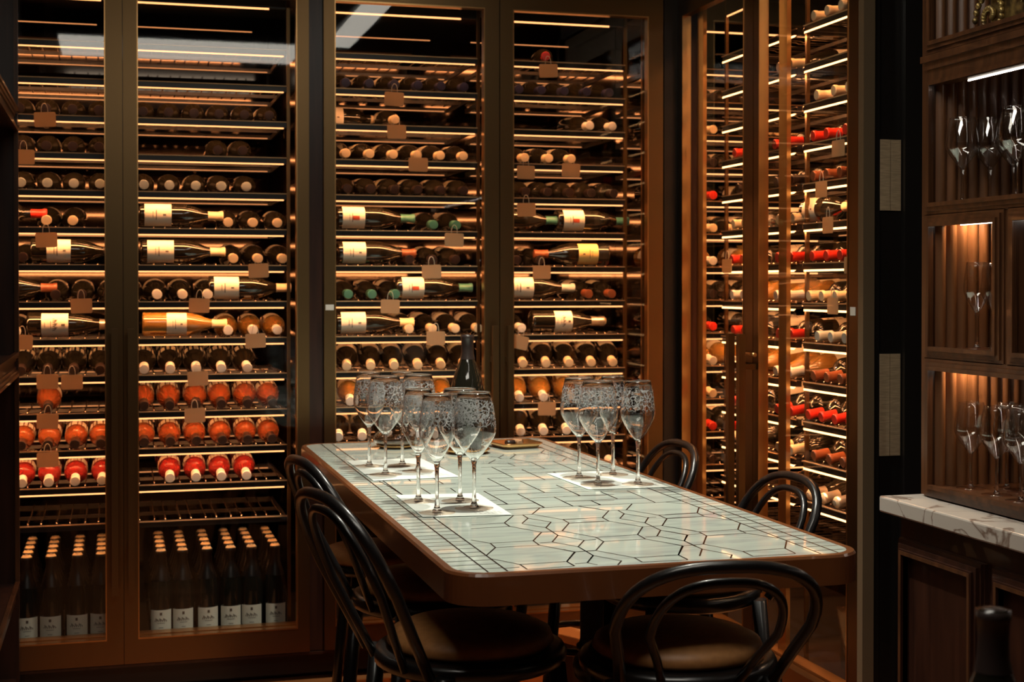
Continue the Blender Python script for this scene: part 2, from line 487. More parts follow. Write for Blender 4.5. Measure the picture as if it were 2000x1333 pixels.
def cabinet_right():
    u = empty('wine_cabinet', (XD * K, 4.4 * K, 0)); tag(u, 'right wine cabinet with two glass doors, standing beside the glassware shelves', 'wine cabinet', 'glass fronted wine cabinets lining the room')
    sub = []
    sub.append(RB().mat('black').box(XD + .03, 2.87, 3.70, 5.85, .02, .165).done('cabinet_bottom'))
    sub.append(RB().mat('black').box(XD + .03, 2.87, 3.70, 5.85, 2.56, 2.72).done('cabinet_top'))
    sub.append(RB().mat('black').box(2.13, 2.87, 3.685, 3.70, .02, 2.72).done('side_panel'))
    sub.append(RB().mat('mirror').box(2.85, 2.87, 3.70, 5.85, .165, 2.56).box(2.10, 2.85, 5.85, 5.87, .165, 2.56).done('back_panel'))
    sub.append(RB().mat('walnut_dk').box(2.17, 2.20, 3.70, 5.10, 0, .10).box(XD - .01, 2.17, 3.70, 5.10, .095, .104).done('plinth'))
    sub.append(RB().mat('brass').box(XD + .024, XD + .075, 3.74, 5.08, .165, .20).done('sill'))
    sub.append(RB().mat('walnut_dk').box(XD - .02, XD + .03, 3.66, 5.12, 2.61, 2.95).box(XD, XD + .08, 5.10, 5.12, .107, 2.61).done('face_frame'))
    # upright side lights and posts just inside the doors
    for y in (4.28, 4.975):
        sub.append(RB().mat('brass').box(2.135, 2.150, y, y + .058, .20, 2.54).done('mullion'))
    for (y0, y1, g0, g1, hy) in ((4.432, 5.098, 4.506, 5.055, 4.47), (3.72, 4.428, 3.781, 4.385, 4.40)):
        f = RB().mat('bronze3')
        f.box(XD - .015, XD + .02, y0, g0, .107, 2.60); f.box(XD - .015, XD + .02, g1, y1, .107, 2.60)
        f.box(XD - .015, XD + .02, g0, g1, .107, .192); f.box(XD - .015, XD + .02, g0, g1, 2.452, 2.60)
        f.mat('brass')
        f.box(XD - .017, XD + .018, g0, g0 + .004, .192, 2.452); f.box(XD - .017, XD + .018, g1 - .004, g1, .192, 2.452)
        d = f.done('door')
        p = RB().mat('pane'); p.face([(XD, g0 + .004, .192), (XD, g1 - .004, .192), (XD, g1 - .004, 2.452), (XD, g0 + .004, 2.452)])
        p.done('door_glass', d)
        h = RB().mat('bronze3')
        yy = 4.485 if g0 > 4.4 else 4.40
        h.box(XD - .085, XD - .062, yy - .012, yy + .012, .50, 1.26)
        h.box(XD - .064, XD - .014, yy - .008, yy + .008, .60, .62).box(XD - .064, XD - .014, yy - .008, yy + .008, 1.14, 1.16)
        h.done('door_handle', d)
        sub.append(d)
    sub.append(RB().mat('brass').tube([(XD - .03, 4.50, 1.19), (XD - .03, 4.38, 1.19)], .007, 8).done('lock_bar'))
    for o in sub:
        o.parent = u; o.matrix_parent_inverse = Matrix.Translation(u.location).inverted()
    return u
cr_ = cabinet_right()
# corner post, end wall and small stickers
struct('trim_1', RB().mat('black').box(2.0285, 2.098, YD - .02, YD - .001, 0, 2.60))
st = RB().mat('sticker').box(.728, .758, YD - .0165, YD - .0152, 1.335, 1.355).done('maker_sticker', cb)
st.matrix_parent_inverse = Matrix.Translation(cb.location).inverted()
st = RB().mat('sticker').box(XD - .0165, XD - .0152, 3.735, 3.765, 1.335, 1.36).done('maker_sticker', cr_)
st.matrix_parent_inverse = Matrix.Translation(cr_.location).inverted()

# uprights of the racks and shelf makers
RACKS = [  # name, lo, hi
    ('first', -.66, .015), ('second', .062, .600), ('third', .752, 1.315), ('fourth', 1.385, 1.905)]
YF, XF = 5.215, 2.20          # front planes of the racks
C6 = (yr(1668, XF), yr(1578, XF)); C5 = (C6[1] + .05, yr(1418, XF)); C7 = (C5[1] + .06, 5.06)
CR = (2.04, 2.74)

def shelf_proto(w, axis, depth=.46, lit=True):
    """local: front edge along +X from 0..w at y=0, going back in +Y"""
    root = empty('wine_shelf')
    a = RB().mat('black').box(0, w, -.015, .004, -.022, -.001).box(0, w, depth, depth + .01, -.018, 0).box(0, w, .22, .23, -.016, -.004)
    a.box(0, .008, .012, depth, -.018, -.002).box(w - .008, w, .012, depth, -.018, -.002)
    f = a.done('shelf_frame', root)
    r = RB().mat('railm').box(0, w, -.020, -.015, -.0035, 0).done('front_rail', root)
    c = RB().mat('steel')
    n = max(2, round(w / .092)); s = w / n
    for i in range(n):
        for e in (-.026, .026):
            x = (i + .5) * s + e
            c.tube([(x, .012, -.004), (x, .02, .004), (x, .12, .004), (x, .13, -.001), (x, .30, -.001), (x, .31, .006), (x, depth, .006)], .0028, 5)
    cc = c.done('bottle_cradle', root)
    if not lit: return proto(root, [f, r, cc])
    l = (RB().strip(.01, w - .01, -.0195, -.0140, -.0275, -.0222) if not axis else RB().strip(.01, w - .01, -.0205, -.0130, -.0288, -.0222, 'ledr')).done('light_strip', root)
    b = RB().mat('ledb').box(.02, w - .02, depth - .004, depth - .001, -.016, -.0125).done('rear_light_strip', root)
    return proto(root, [f, r, cc, l, b] if lit else [f, r, cc])

def place_shelves(pr, levels, loc, rz, where, zoff=0):
    first = True
    for L in levels:
        o = pr if first else copy_tree(pr)
        first = False
        o.location = (loc[0] * K, loc[1] * K, (rail(L) + zoff) * K); o.rotation_euler = (0, 0, rz)
        tag(o, f'steel wire wine shelf {"with amber light" if len(levels) > 1 else "without a light"}, {ORD[L]} down {where}', 'wine shelf', 'wire shelves in the wine cabinets')
for nm, lo, hi in RACKS:
    place_shelves(shelf_proto(hi - lo, 0), range(1, 14), (lo, YF), 0, f'behind the {nm} glass door')
    place_shelves(shelf_proto(hi - lo, 0, lit=False), [14], (lo, YF), 0, f'behind the {nm} glass door')
    # top strip above the first shelf
    t = empty('cabinet_light', (lo * K, YF * K, 2.43 * K)); tag(t, f'amber light bar under the ceiling behind the {nm} glass door', 'light bar', 'amber light bars at the cabinet tops')
    RB().mat('black').box(0, hi - lo, 0, .02, .0, .135).done('bracket', t)
    RB().strip(.01, hi - lo - .06, -.003, .005, -.007, 0).done('light_strip', t)
    RB().mat('ledb').box(.02, hi - lo - .08, .45, .453, -.012, -.008).done('rear_light_strip', t)
place_shelves(shelf_proto(CR[1] - CR[0], 0), range(1, 15), (CR[0], YF), 0, 'in the dark corner between the cabinets')
t = empty('cabinet_light', (CR[0] * K, YF * K, 2.43 * K)); tag(t, 'amber light bar under the ceiling in the corner of the cabinets', 'light bar', 'amber light bars at the cabinet tops')
RB().mat('black').box(0, .70, 0, .02, .0, .135).done('bracket', t)
RB().strip(.01, .68, -.003, .005, -.007, 0).done('light_strip', t)
# right racks: local +X runs toward -Y, back toward +X  (rotation -90)
for (lo, hi), wh in ((C6, 'behind the nearer right door'), (C5, 'behind the farther right door')):
    place_shelves(shelf_proto(hi - lo, 1), range(1, 15), (XF, hi), -PI / 2, wh)
    t = empty('cabinet_light', (XF * K, hi * K, 2.43 * K), -PI / 2); tag(t, f'amber light bar under the ceiling {wh}', 'light bar', 'amber light bars at the cabinet tops')
    RB().mat('black').box(0, hi - lo, 0, .02, .0, .135).done('bracket', t)
    RB().strip(.01, hi - lo - .01, -.003, .005, -.007, 0).done('light_strip', t)
# rack posts
def post(lbl, pts):
    for i, (x, y) in enumerate(pts):
        p = RB().mat('bronze').box(x - .006, x + .006, y - .006, y + .006, .165, 2.56)
        for L in range(1, 15):
            pass
        o = p.done('rack_post'); tag(o, lbl[i], 'post', 'slim steel posts carrying the wine shelves')
post(['slim steel rack post at the left end behind the second glass door', 'slim steel rack post at the right end behind the second glass door',
      'slim steel rack post at the left end behind the third glass door', 'slim steel rack post at the right end behind the third glass door',
      'slim steel rack post at the left end behind the fourth glass door', 'slim steel rack post at the right end behind the fourth glass door',
      'slim steel rack post in the cabinet corner behind the right doors', 'dark rack post between the two right hand racks',
      'rack post at the far end of the right hand racks', 'rack post hard against the nearer right door frame'],
     [(.050, YF + .01), (.610, YF + .01), (.742, YF + .01), (1.325, YF + .01), (1.373, YF + .01), (1.915, YF + .01), (2.03, YF + .01),
      (XF + .01, C6[1] + .025), (XF + .01, C5[1] + .02), (XF + .01, C6[0] - .012)])
for x in (1.985,):
    o = RB().mat('brass').box(x - .012, x + .012, YD + .07, YD + .085, .20, 2.54).done('cabinet_mullion')
    tag(o, 'upright lit brass strip inside the fourth glass door, right edge', 'brass strip')

# ------------------------------------------------------------------ bottles
def bottle_profile(kind):
    if kind == 'bordeaux':
        return [(0, .004), (.028, 0), (.039, .003), (.040, .01), (.040, .185), (.038, .197), (.030, .210), (.018, .220), (.0150, .232), (.0145, .285), (.0165, .287), (.0165, .297), (0, .298)]
    if kind == 'burgundy':
        return [(0, .004), (.030, 0), (.042, .003), (.043, .01), (.043, .150), (.041, .168), (.034, .195), (.024, .220), (.0165, .240), (.0145, .255), (.0145, .285), (.0165, .287), (.0165, .297), (0, .298)]
    if kind == 'champagne':
        return [(0, .004), (.030, 0), (.0425, .004), (.0435, .012), (.0435, .140), (.041, .165), (.033, .200), (.023, .230), (.0180, .250), (.0165, .280), (.0185, .288), (.018, .300), (.010, .306), (0, .307)]
def prof_r(prof, z):
    for (r0, z0), (r1, z1) in zip(prof, prof[1:]):
        if z0 <= z <= z1 and z1 > z0:
            return r0 + (r1 - r0) * (z - z0) / (z1 - z0)
    return 0
BP = {}
def bottle(kind, glass, cap, label='label', n=20, lz=(.055, .135), span=1.15, capz=.245, mark=True):
    key = (kind, glass, cap, label, n, lz)
    if key in BP: return BP[key]
    prof = bottle_profile(kind)
    root = RB().mat(glass).lathe(prof, n).done('wine_bottle' if kind != 'champagne' else 'champagne_bottle')
    COL.objects.unlink(root)
    kids = []
    zz = [capz] + [z for r, z in prof if z > capz + .002]
    cp = [(prof_r(prof, z) + .0009, z) for z in zz[:-1]]
    cb_ = RB().mat(cap).lathe(cp, 14)
    re_, ze_ = cp[-1]
    cb_.lathe([(re_, ze_), (re_ * .92, ze_ + .0022), (re_ * .84, ze_ + .0022), (0, ze_ + .0024)], 14, smooth=False)
    if kind == 'champagne': cb_.mat('cap_cream').lathe([(.0185, .3005), (.0125, .3075), (0, .3088)], 14)  # cream disc paints the light from above onto the foil top
    cap_o = cb_.done('capsule', root); kids.append(cap_o)
    if label:
        r = max(prof_r(prof, lz[0]), prof_r(prof, lz[1])) + .0007
        lb = RB().mat(label)
        lb.lathe([(r, lz[0]), (r, lz[1])], 10, a0=-PI / 2 - span, a1=-PI / 2 + span)
        if mark:
            lb.mat('ink')
            h = lz[1] - lz[0]
            def dash(a0, a1, z0, z1):
                lb.lathe([(r + .0006, z0), (r + .0006, z1)], 4, a0=-PI / 2 + a0, a1=-PI / 2 + a1)
            if kind == 'champagne':
                dash(-.09, .09, lz[0] + h * .74, lz[0] + h * .88)
                x = -.50
                for q in range(13):
                    dash(x, x + .055, lz[0] + h * (.42 + .07 * (q % 2)), lz[0] + h * (.50 + .07 * ((q * 3) % 4) / 2)); x += .075
                dash(-.3, .3, lz[0] + h * .34, lz[0] + h * .36); dash(-.18, .18, lz[0] + h * .12, lz[0] + h * .14)
            else:
                if label == 'label' and cap == 'cap_green':
                    lb.mat('inkred'); dash(-.12, .22, lz[0] + h * .45, lz[0] + h * .75); lb.mat('ink')
                else: dash(-.06, .06, lz[0] + h * .68, lz[0] + h * .80)
                dash(-.40, .40, lz[0] + h * .42, lz[0] + h * .45); dash(-.28, .28, lz[0] + h * .30, lz[0] + h * .32)
        kids.append(lb.done('bottle_label', root))
    for k_ in kids: COL.objects.unlink(k_)
    BP[key] = proto(root, kids)
    return root
GN = {'glassdark': 'dark', 'glassgold': 'golden', 'glassrose': 'rosy orange', 'glassred': 'deep pink'}
CN = {'cap_cream': 'cream', 'cap_dark': 'dark', 'cap_blue': 'blue', 'cap_green': 'green', 'cap_red': 'red', 'cap_brown': 'brown', 'cap_white': 'white', 'cap_grey': 'grey', 'cap_foil': 'silver'}
def put(pr, loc, R, label, group):
    o = copy_tree(pr)
    o.location = (loc[0] * K, loc[1] * K, loc[2] * K); o.rotation_euler = R.to_euler()
    tag(o, label, 'wine bottle', group)
    return o
RX = lambda a: Matrix.Rotation(a, 3, 'X'); RY = lambda a: Matrix.Rotation(a, 3, 'Y'); RZ = lambda a: Matrix.Rotation(a, 3, 'Z')
TILT = math.radians(3.5)
tilt = lambda L: math.radians(9.0 if L >= 10 else 3.5)
def neck_out(pr, x, L, label, group, yaw=0, back=0, dz=0):
    """lying bottle, neck to the front of the back racks; x at the neck"""
    R = RZ(yaw) @ RX(PI / 2 + tilt(L)) @ RZ(PI + random.uniform(-.5, .5))
    tip = Vector((x, 5.222 + back, rail(L) + (.018 if L >= 10 else .024) + dz))
    d = R @ Vector((0, 0, 1))
    base = tip - d * .298
    put(pr, base, R, label, group)
def neck_out_r(pr, y, L, label, group, yaw=0, back=0):
    R = RZ(yaw) @ RY(-PI / 2 - TILT) @ RZ(PI + random.uniform(-.3, .3))
    R = RZ(yaw) @ RZ(-PI / 2) @ RX(PI / 2 + tilt(L)) @ RZ(PI + random.uniform(-.5, .5))
    tip = Vector((2.19 + back, y, rail(L) + .022))
    d = R @ Vector((0, 0, 1))
    put(pr, tip - d * .298, R, label, group)
def display(pr, x0, L, label, group, flip=False, roll=0, y=5.262):
    """lying lengthwise along the shelf front, base at x0"""
    R = (RY(-PI / 2) if flip else RY(PI / 2)) @ RZ(roll)
    put(pr, (x0, y, rail(L) + .048), R, label, group)

DK = lambda cap, shape='bordeaux', **k: bottle(shape, 'glassdark', cap, **k)
GD = bottle('burgundy', 'glassgold', 'cap_white')
RO = bottle('burgundy', 'glassrose', 'cap_dark', lz=(.085, .145), span=2.3, mark=False)
RO2 = bottle('bordeaux', 'glassrose', 'cap_dark', lz=(.115, .165), span=2.3, mark=False)
PK = bottle('bordeaux', 'glassred', 'cap_white', lz=(.115, .165), span=2.2)
G_N = 'bottles lying neck outward on the lit shelves'
G_D = 'bottles laid lengthwise at the shelf fronts'
DOORN = {1: 'first', 2: 'second', 3: 'third', 4: 'fourth'}
def spread(v, gap=.0885):
    s_ = 1 if v[-1] > v[0] else -1
    v = [q * s_ for q in v]
    for _ in range(12):
        for i in range(len(v) - 1):
            d = v[i + 1] - v[i]
            if d < gap: v[i] -= (gap - d) / 2; v[i + 1] += (gap - d) / 2
    return [q * s_ for q in v]
def row(door, L, pxs, pr, desc, second=False, yaw=0):
    xs_ = spread([xb(px, 5.222) for px in pxs])
    for i, px in enumerate(pxs):
        x = xs_[i]
        neck_out(pr, x, L, f'{desc}, {ORD[i + 1]} from left on {ORD[L]} shelf down, {DOORN[door]} door', G_N, yaw=yaw + random.uniform(-.02, .02))
    if second:
        for i, px in enumerate(pxs):
            x = xs_[i]
            neck_out(pr, x, L, f'{desc} in back, {ORD[i + 1]} from left on {ORD[L]} shelf down, {DOORN[door]} door', 'bottles lying in the second row of the shelves', back=.31)
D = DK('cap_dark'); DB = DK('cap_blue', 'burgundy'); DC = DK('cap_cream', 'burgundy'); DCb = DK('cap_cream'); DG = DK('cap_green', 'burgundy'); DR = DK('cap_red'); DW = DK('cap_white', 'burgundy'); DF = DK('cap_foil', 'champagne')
DBR = DK('cap_brown'); DGY = DK('cap_grey')
# first door
row(1, 3, [45, 88, 140, 193], D, 'black bottle with dark cap')
row(1, 4, [41, 91, 141, 194], D, 'black bottle with dark cap')
row(1, 5, [46, 91, 143, 195], DGY, 'black bottle with grey cap')
row(1, 6, [92, 141], DC, 'black bottle with cream cap')
display(DR, xb(-85, 5.262), 6, 'dark bottle with red capsule lying lengthwise on sixth shelf, first door', G_D)
row(1, 7, [44], D, 'black bottle with dark cap')
display(DK('cap_dark', 'burgundy'), xb(60, 5.262), 7, 'dark bottle with cream label lying lengthwise on seventh shelf, first door', G_D)
row(1, 8, [115, 160, 204], D, 'black bottle with dark cap')
display(DK('cap_brown', 'burgundy'), xb(-65, 5.262), 8, 'dark bottle with brown capsule lying lengthwise on eighth shelf, first door', G_D)
row(1, 9, [30], DW, 'black bottle with white cap')
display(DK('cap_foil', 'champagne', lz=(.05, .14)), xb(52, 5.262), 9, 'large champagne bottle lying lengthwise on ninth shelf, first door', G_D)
row(1, 10, [40, 93, 142, 194], bottle('burgundy', 'glassdark', 'cap_dark', lz=(.09, .15), span=2.4), 'white banded dark bottle', True)
row(1, 11, [93], bottle('burgundy', 'glassrose', 'cap_dark', lz=(.09, .15)), 'single rosy bottle')
row(1, 12, [40, 92, 145, 196], RO2, 'rosy orange bottle', True)
row(1, 13, [42, 93, 145, 198], PK, 'deep pink bottle', True)
# second door
row(2, 3, [282, 332, 377, 428, 480, 525], D, 'black bottle with dark cap')
row(2, 4, [428, 473], D, 'black bottle with dark cap')
row(2, 5, [282, 331, 383, 433, 482], DGY, 'black bottle with grey cap')
row(2, 6, [453, 493, 537], DCb, 'slim black bottle with cream cap')
display(DK('cap_cream', 'burgundy', lz=(.022, .115)), xb(270, 5.262), 6, 'cream labelled bottle lying lengthwise on sixth shelf, second door', G_D)
row(2, 7, [464, 504, 545], DC, 'stout black bottle with cream cap')
display(DK('cap_cream', 'burgundy', lz=(.024, .116)), xb(274, 5.262), 7, 'cream labelled bottle lying lengthwise on seventh shelf, second door', G_D)
row(2, 8, [275, 312, 351, 389], DW, 'black bottle with white cap')
display(DK('cap_cream', 'burgundy', lz=(.020, .108)), xb(406, 5.262), 8, 'cream labelled bottle lying lengthwise on eighth shelf, second door', G_D)
row(2, 9, [450, 494, 537], GD, 'golden wine bottle with white cap')
display(bottle('burgundy', 'glassgold', 'cap_cream', lz=(.085, .155)), xb(277, 5.262), 9, 'golden wine bottle lying lengthwise on ninth shelf, second door', G_D)
row(2, 10, [281, 332, 384, 431, 483], bottle('burgundy', 'glassdark', 'cap_white', lz=(.09, .15), span=2.4), 'white banded dark bottle', True)
row(2, 11, [281, 331, 383, 432, 483, 532], RO, 'rosy orange bottle', True)
row(2, 12, [281, 332, 383, 434, 483, 531], RO2, 'rosy red bottle', True)
row(2, 13, [331, 382, 432, 481], PK, 'deep pink bottle', True)
# third door
row(3, 2, [678, 720, 772, 818, 862, 905], DB, 'dark bottle with blue cap')
row(3, 3, [772], DC, 'single bottle with cream cap')
display(DK('cap_cream'), xb(600, 5.45), 3, 'dark bottle with cream cap lying lengthwise at back of third shelf, third door', G_D, y=5.45)
row(3, 4, [677, 722, 768, 817, 860, 904], DC, 'dark bottle with cream cap')
row(3, 5, [680, 725, 772, 816, 862, 905], D, 'black bottle with dark cap')
row(3, 6, [850, 889], DG, 'dark bottle with green cap')
display(DK('cap_green', 'burgundy', lz=(.022, .105)), xb(655, 5.262), 6, 'green capped bottle lying lengthwise on sixth shelf, third door', G_D)
row(3, 7, [806, 845, 885], D, 'black bottle with dark cap')
display(DK('cap_brown', 'burgundy', lz=(.020, .105)), xb(657, 5.262), 7, 'cream labelled bottle lying lengthwise on seventh shelf, third door', G_D)
row(3, 8, [687, 730, 763], DK('cap_green'), 'dark bottle with green cap')
display(DK('cap_green', 'burgundy', lz=(.022, .105), n=18), xb(771, 5.262), 8, 'cream labelled bottle lying lengthwise on eighth shelf, third door', G_D)
row(3, 9, [812, 850, 884, 922], DC, 'dark bottle with cream cap')
display(DK('cap_cream', 'burgundy', lz=(.020, .112)), xb(653, 5.262), 9, 'cream labelled bottle lying lengthwise on ninth shelf, third door', G_D)
row(3, 10, [677, 724, 770, 817, 862, 905], DC, 'dark bottle with cream cap', True, -.12)
row(3, 11, [685, 730, 775, 822, 868], GD, 'golden wine bottle', True, -.12)
row(3, 12, [662, 707, 752, 800, 848, 895], DW, 'dark bottle with pale cap', True, -.15)
row(3, 13, [675, 725, 775, 825, 875], DW, 'dark bottle with pale cap')
# fourth door
neck_out(DR, xb(1066, 5.222), 1, 'single bottle with red capsule on the topmost shelf, fourth door', G_N, yaw=-.2)
row(4, 2, [1015, 1057, 1102, 1146, 1190], DB, 'dark bottle with blue cap')
row(4, 3, [1152, 1196], DW, 'dark bottle with white cap')
row(4, 4, [1025, 1072, 1116], DC, 'dark bottle with cream cap')
row(4, 5, [1028, 1070, 1112, 1155, 1199], D, 'black bottle with dark cap')
display(DK('cap_green', 'burgundy', lz=(.02, .10), n=18), xb(945, 5.262), 6, 'green capped bottle lying partly behind the frame on sixth shelf, fourth door', G_D)
display(DK('cap_green', 'burgundy', lz=(.022, .105), n=22), xb(1085, 5.262), 6, 'cream labelled bottle with green cap lying lengthwise on sixth shelf, fourth door', G_D)
row(4, 7, [1010, 1055], D, 'black bottle with dark cap')
display(bottle('burgundy', 'glassdark', 'cap_brown', label='labely', lz=(.05, .13)), xb(1186, 5.262), 7, 'yellow labelled bottle lying lengthwise on seventh shelf, fourth door', G_D, flip=True)
display(DK('cap_grey', 'burgundy', lz=(.03, .125)), xb(976, 5.262), 8, 'cream labelled bottle lying half behind frame on eighth shelf, fourth door', G_D)
row(4, 8, [1150, 1195], DBR, 'dark bottle with brown cap')
row(4, 9, [1019], DW, 'dark bottle with white cap')
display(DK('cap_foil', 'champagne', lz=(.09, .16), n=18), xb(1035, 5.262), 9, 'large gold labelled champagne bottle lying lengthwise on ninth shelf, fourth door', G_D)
row(4, 10, [1022, 1067, 1112, 1156, 1197], DC, 'dark bottle with cream cap', True, -.18)
row(4, 11, [1015, 1062, 1110, 1158, 1197], GD, 'golden wine bottle', True, -.18)
row(4, 12, [1017, 1062, 1107, 1152, 1194], DW, 'dark bottle with pale cap', True, -.2)
row(4, 13, [1020, 1065, 1110, 1155, 1196], DW, 'dark bottle with pale cap')
# right cabinet, nearer rack (numbered from the door frame)
def row_r(L, pxs, pr, desc, door='nearer', yaw=0):
    ys_ = spread([yr(px, 2.19) for px in pxs])
    for i, px in enumerate(pxs):
        neck_out_r(pr, ys_[i], L, f'{desc}, {ORD[i + 1]} along the {ORD[L]} shelf down, {door} right door', G_N, yaw=yaw + random.uniform(-.01, .01))
W8 = [1586, 1611, 1637, 1660]
row_r(1, [1588, 1614, 1641], DC, 'dark bottle with cream capsule')
row_r(3, [1594, 1627, 1655], DC, 'dark bottle with cream capsule')
row_r(4, [1588, 1612, 1650], DR, 'dark bottle with red capsule')
row_r(5, [1592, 1612, 1640, 1662], DBR, 'dark bottle with brown capsule')
R = RZ(-PI / 2) @ RY(PI / 2)
put(DK('cap_cream', 'burgundy', lz=(.03, .115)), (2.255, yr(1578, 2.25), rail(6) + .048), R, 'fat cream labelled bottle lying lengthwise on sixth shelf, nearer right door', G_D)
row_r(7, [1586, 1613, 1640], DR, 'dark bottle with red capsule')
row_r(8, [1580, 1605, 1632, 1655], DBR if False else DK('cap_cream', 'bordeaux'), 'slim bottle with cream capsule')
row_r(9, [1606, 1620, 1642], DGY, 'dark bottle with grey capsule')
row_r(10, [1590, 1615, 1640], DBR, 'dark bottle with brown capsule')
row_r(11, [1584, 1606, 1628, 1652], DR, 'dark bottle with red capsule')
row_r(12, [1590, 1620, 1646], DBR, 'dark bottle with brown capsule')
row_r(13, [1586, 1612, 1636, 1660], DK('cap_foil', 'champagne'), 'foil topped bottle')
row_r(2, [1520, 1543], DC, 'dark bottle with cream capsule', 'farther')
row_r(4, [1434, 1512, 1538], DR, 'dark bottle with red capsule', 'farther')
row_r(5, [1440, 1515, 1545], D, 'black bottle with dark capsule', 'farther')
row_r(6, [1432, 1452, 1520, 1548], DC, 'dark bottle with cream capsule', 'farther')
row_r(7, [1430, 1448, 1518, 1545], DR, 'dark bottle with red capsule', 'farther')
row_r(8, [1430, 1450, 1515, 1540], GD, 'golden bottle', 'farther')
row_r(9, [1432, 1452, 1520, 1545], DR, 'dark bottle with red capsule', 'farther')
row_r(10, [1434, 1455, 1515, 1542], GD, 'golden bottle', 'farther')
row_r(11, [1436, 1454, 1518, 1545], DR, 'dark bottle with red capsule', 'farther')
row_r(12, [1432, 1452, 1520, 1545], DC, 'dark bottle with cream capsule', 'farther')
# corner rack behind the right doors
cprs = [(DC, 'cream capped bottle'), (D, 'black bottle'), (DR, 'red capped bottle'), (GD, 'golden bottle'), (DC, 'cream capped bottle')]
for L in range(2, 14):
    pr, ds = cprs[[1, 0, 1, 2, 0, 3, 1, 2, 3, 0, 2, 1][L - 2]]
    for i in range(7):
        if (i * 7 + L * 3) % 6 == 0: continue
        neck_out(pr, 2.10 + i * .093, L, f'{ds}, {ORD[i + 1]} along the {ORD[L]} corner shelf behind right doors', 'bottles on the corner shelves behind the right doors')
# champagne standing on the cabinet floor
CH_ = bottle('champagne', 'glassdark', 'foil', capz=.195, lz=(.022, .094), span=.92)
CT = None
def champ(x, y, label):
    R = RZ(random.uniform(-.08, .08))
    o = put(CH_, (x, y, .166), R, label, 'champagne bottles standing on the cabinet floor'); o['category'] = 'champagne bottle'
yy0 = 5.275
for j, (xs, dn) in enumerate((([313, 355, 403, 449, 490, 536], 'second'), ([50, 98, 150, 196], 'first'))):
    for r_ in range(5):
        for i, px in enumerate(xs):
            x = xb(px, yy0); y = yy0 + r_ * .094
            if r_ and x + .0 > (.60 if j == 0 else .02): continue
            where = 'front row' if r_ == 0 else f'{ORD[r_ + 1]} row from front'
            champ(x, y, f'dark standing champagne bottle, {ORD[i + 1]} from left, {where}, {dn} door')
for i, y in enumerate([3.83, 4.0]):
    R = RZ(-1.15)
    o = put(bottle('champagne', 'glassdark', 'cap_foil', lz=(.045, .12)), (2.32 + .02 * i, y, .166), R, ['large standing bottle with cream label at foot of nearer right door', 'large standing bottle behind its neighbour at foot of nearer right door'][i], 'bottles standing in the right cabinet')
    for ch in (o,): o.scale = (1.45, 1.45, 1.45)
# loose lower bottles behind doors three and four (seen under the table)
for i, px in enumerate([1095, 1120, 1180, 1240]):
    put(GD, (spread([xb(q_, 5.35) for q_ in (1095, 1130, 1180, 1240)])[i], 5.56, .2135), RX(PI / 2) @ RZ(PI), f'golden bottle lying on the cabinet floor behind the fourth door, {ORD[i + 1]} from left', 'golden bottles on the floor behind the fourth door')

# ------------------------------------------------------------------ price tags
def tag_proto():
    o = RB().mat('tag').slab(rr(-.036, .036, -.0255, .0255, .006, 4), 0, .0016).done('price_tag')
    o.data.transform(Matrix.Rotation(PI / 2, 4, 'X')); COL.objects.unlink(o)
    s = RB().mat('string').tube([(.011 * math.cos(a) , .0, .030 + .026 * math.sin(a)) for a in [i * PI / 8 - PI / 6 for i in range(11)]], .0012, 5).done('tag_loop', o)
    COL.objects.unlink(s)
    return proto(o, [s])
TP = tag_proto()
TAGS = [(89, 234, 'first'), (47, 307, 'first'), (91, 469, 'first'), (159, 598, 'first'), (42, 669, 'first'), (92, 746, 'first'), (140, 747, 'first'), (92, 824, 'first'), (92, 899, 'first'),
        (505, 529, 'second'), (389, 597, 'second'), (499, 666, 'second'), (386, 740, 'second'), (380, 812, 'second'),
        (770, 194, 'third'), (775, 258, 'third'), (817, 322, 'third'), (887, 469, 'third'), (843, 531, 'third'), (762, 599, 'third'), (851, 661, 'third'),
        (1071, 139, 'fourth'), (1027, 337, 'fourth'), (1115, 333, 'fourth'), (1028, 410, 'fourth'), (1058, 532, 'fourth'), (1014, 669, 'fourth'), (1068, 799, 'fourth')]
cnt = {}
for px, py, dn in TAGS:
    cnt[dn] = cnt.get(dn, 0) + 1
    Y = 5.158; d = pixel_ray(px, py); t = Y / d[1]
    o = copy_tree(TP); o.location = (d[0] * t * K, Y * K, (HX + d[2] * t) * K); o.rotation_euler = (.0, random.uniform(-.05, .05) + (.25 if (px, py) == (1014, 669) else 0), random.uniform(-.1, .1))
    tag(o, f'cream hanging price tag, {ORD[cnt[dn]]} from the top behind the {dn} glass door', 'price tag', 'cream price tags hung on bottle necks')
for i, (px, py) in enumerate([(1637, 290), (1604, 370), (1617, 440), (1660, 518), (1627, 598), (1420, 520)]):
    X = 2.135; d = pixel_ray(px, py); t = X / d[0]
    o = copy_tree(TP); o.location = (X * K, d[1] * t * K, (HX + d[2] * t) * K); o.rotation_euler = (0, 0, -PI / 2 + random.uniform(-.1, .1))
    tag(o, f'cream hanging price tag, {ORD[i + 1]} from the top behind the nearer right door' if i < 5 else 'cream hanging price tag behind the farther right door', 'price tag', 'cream price tags hung on bottle necks')

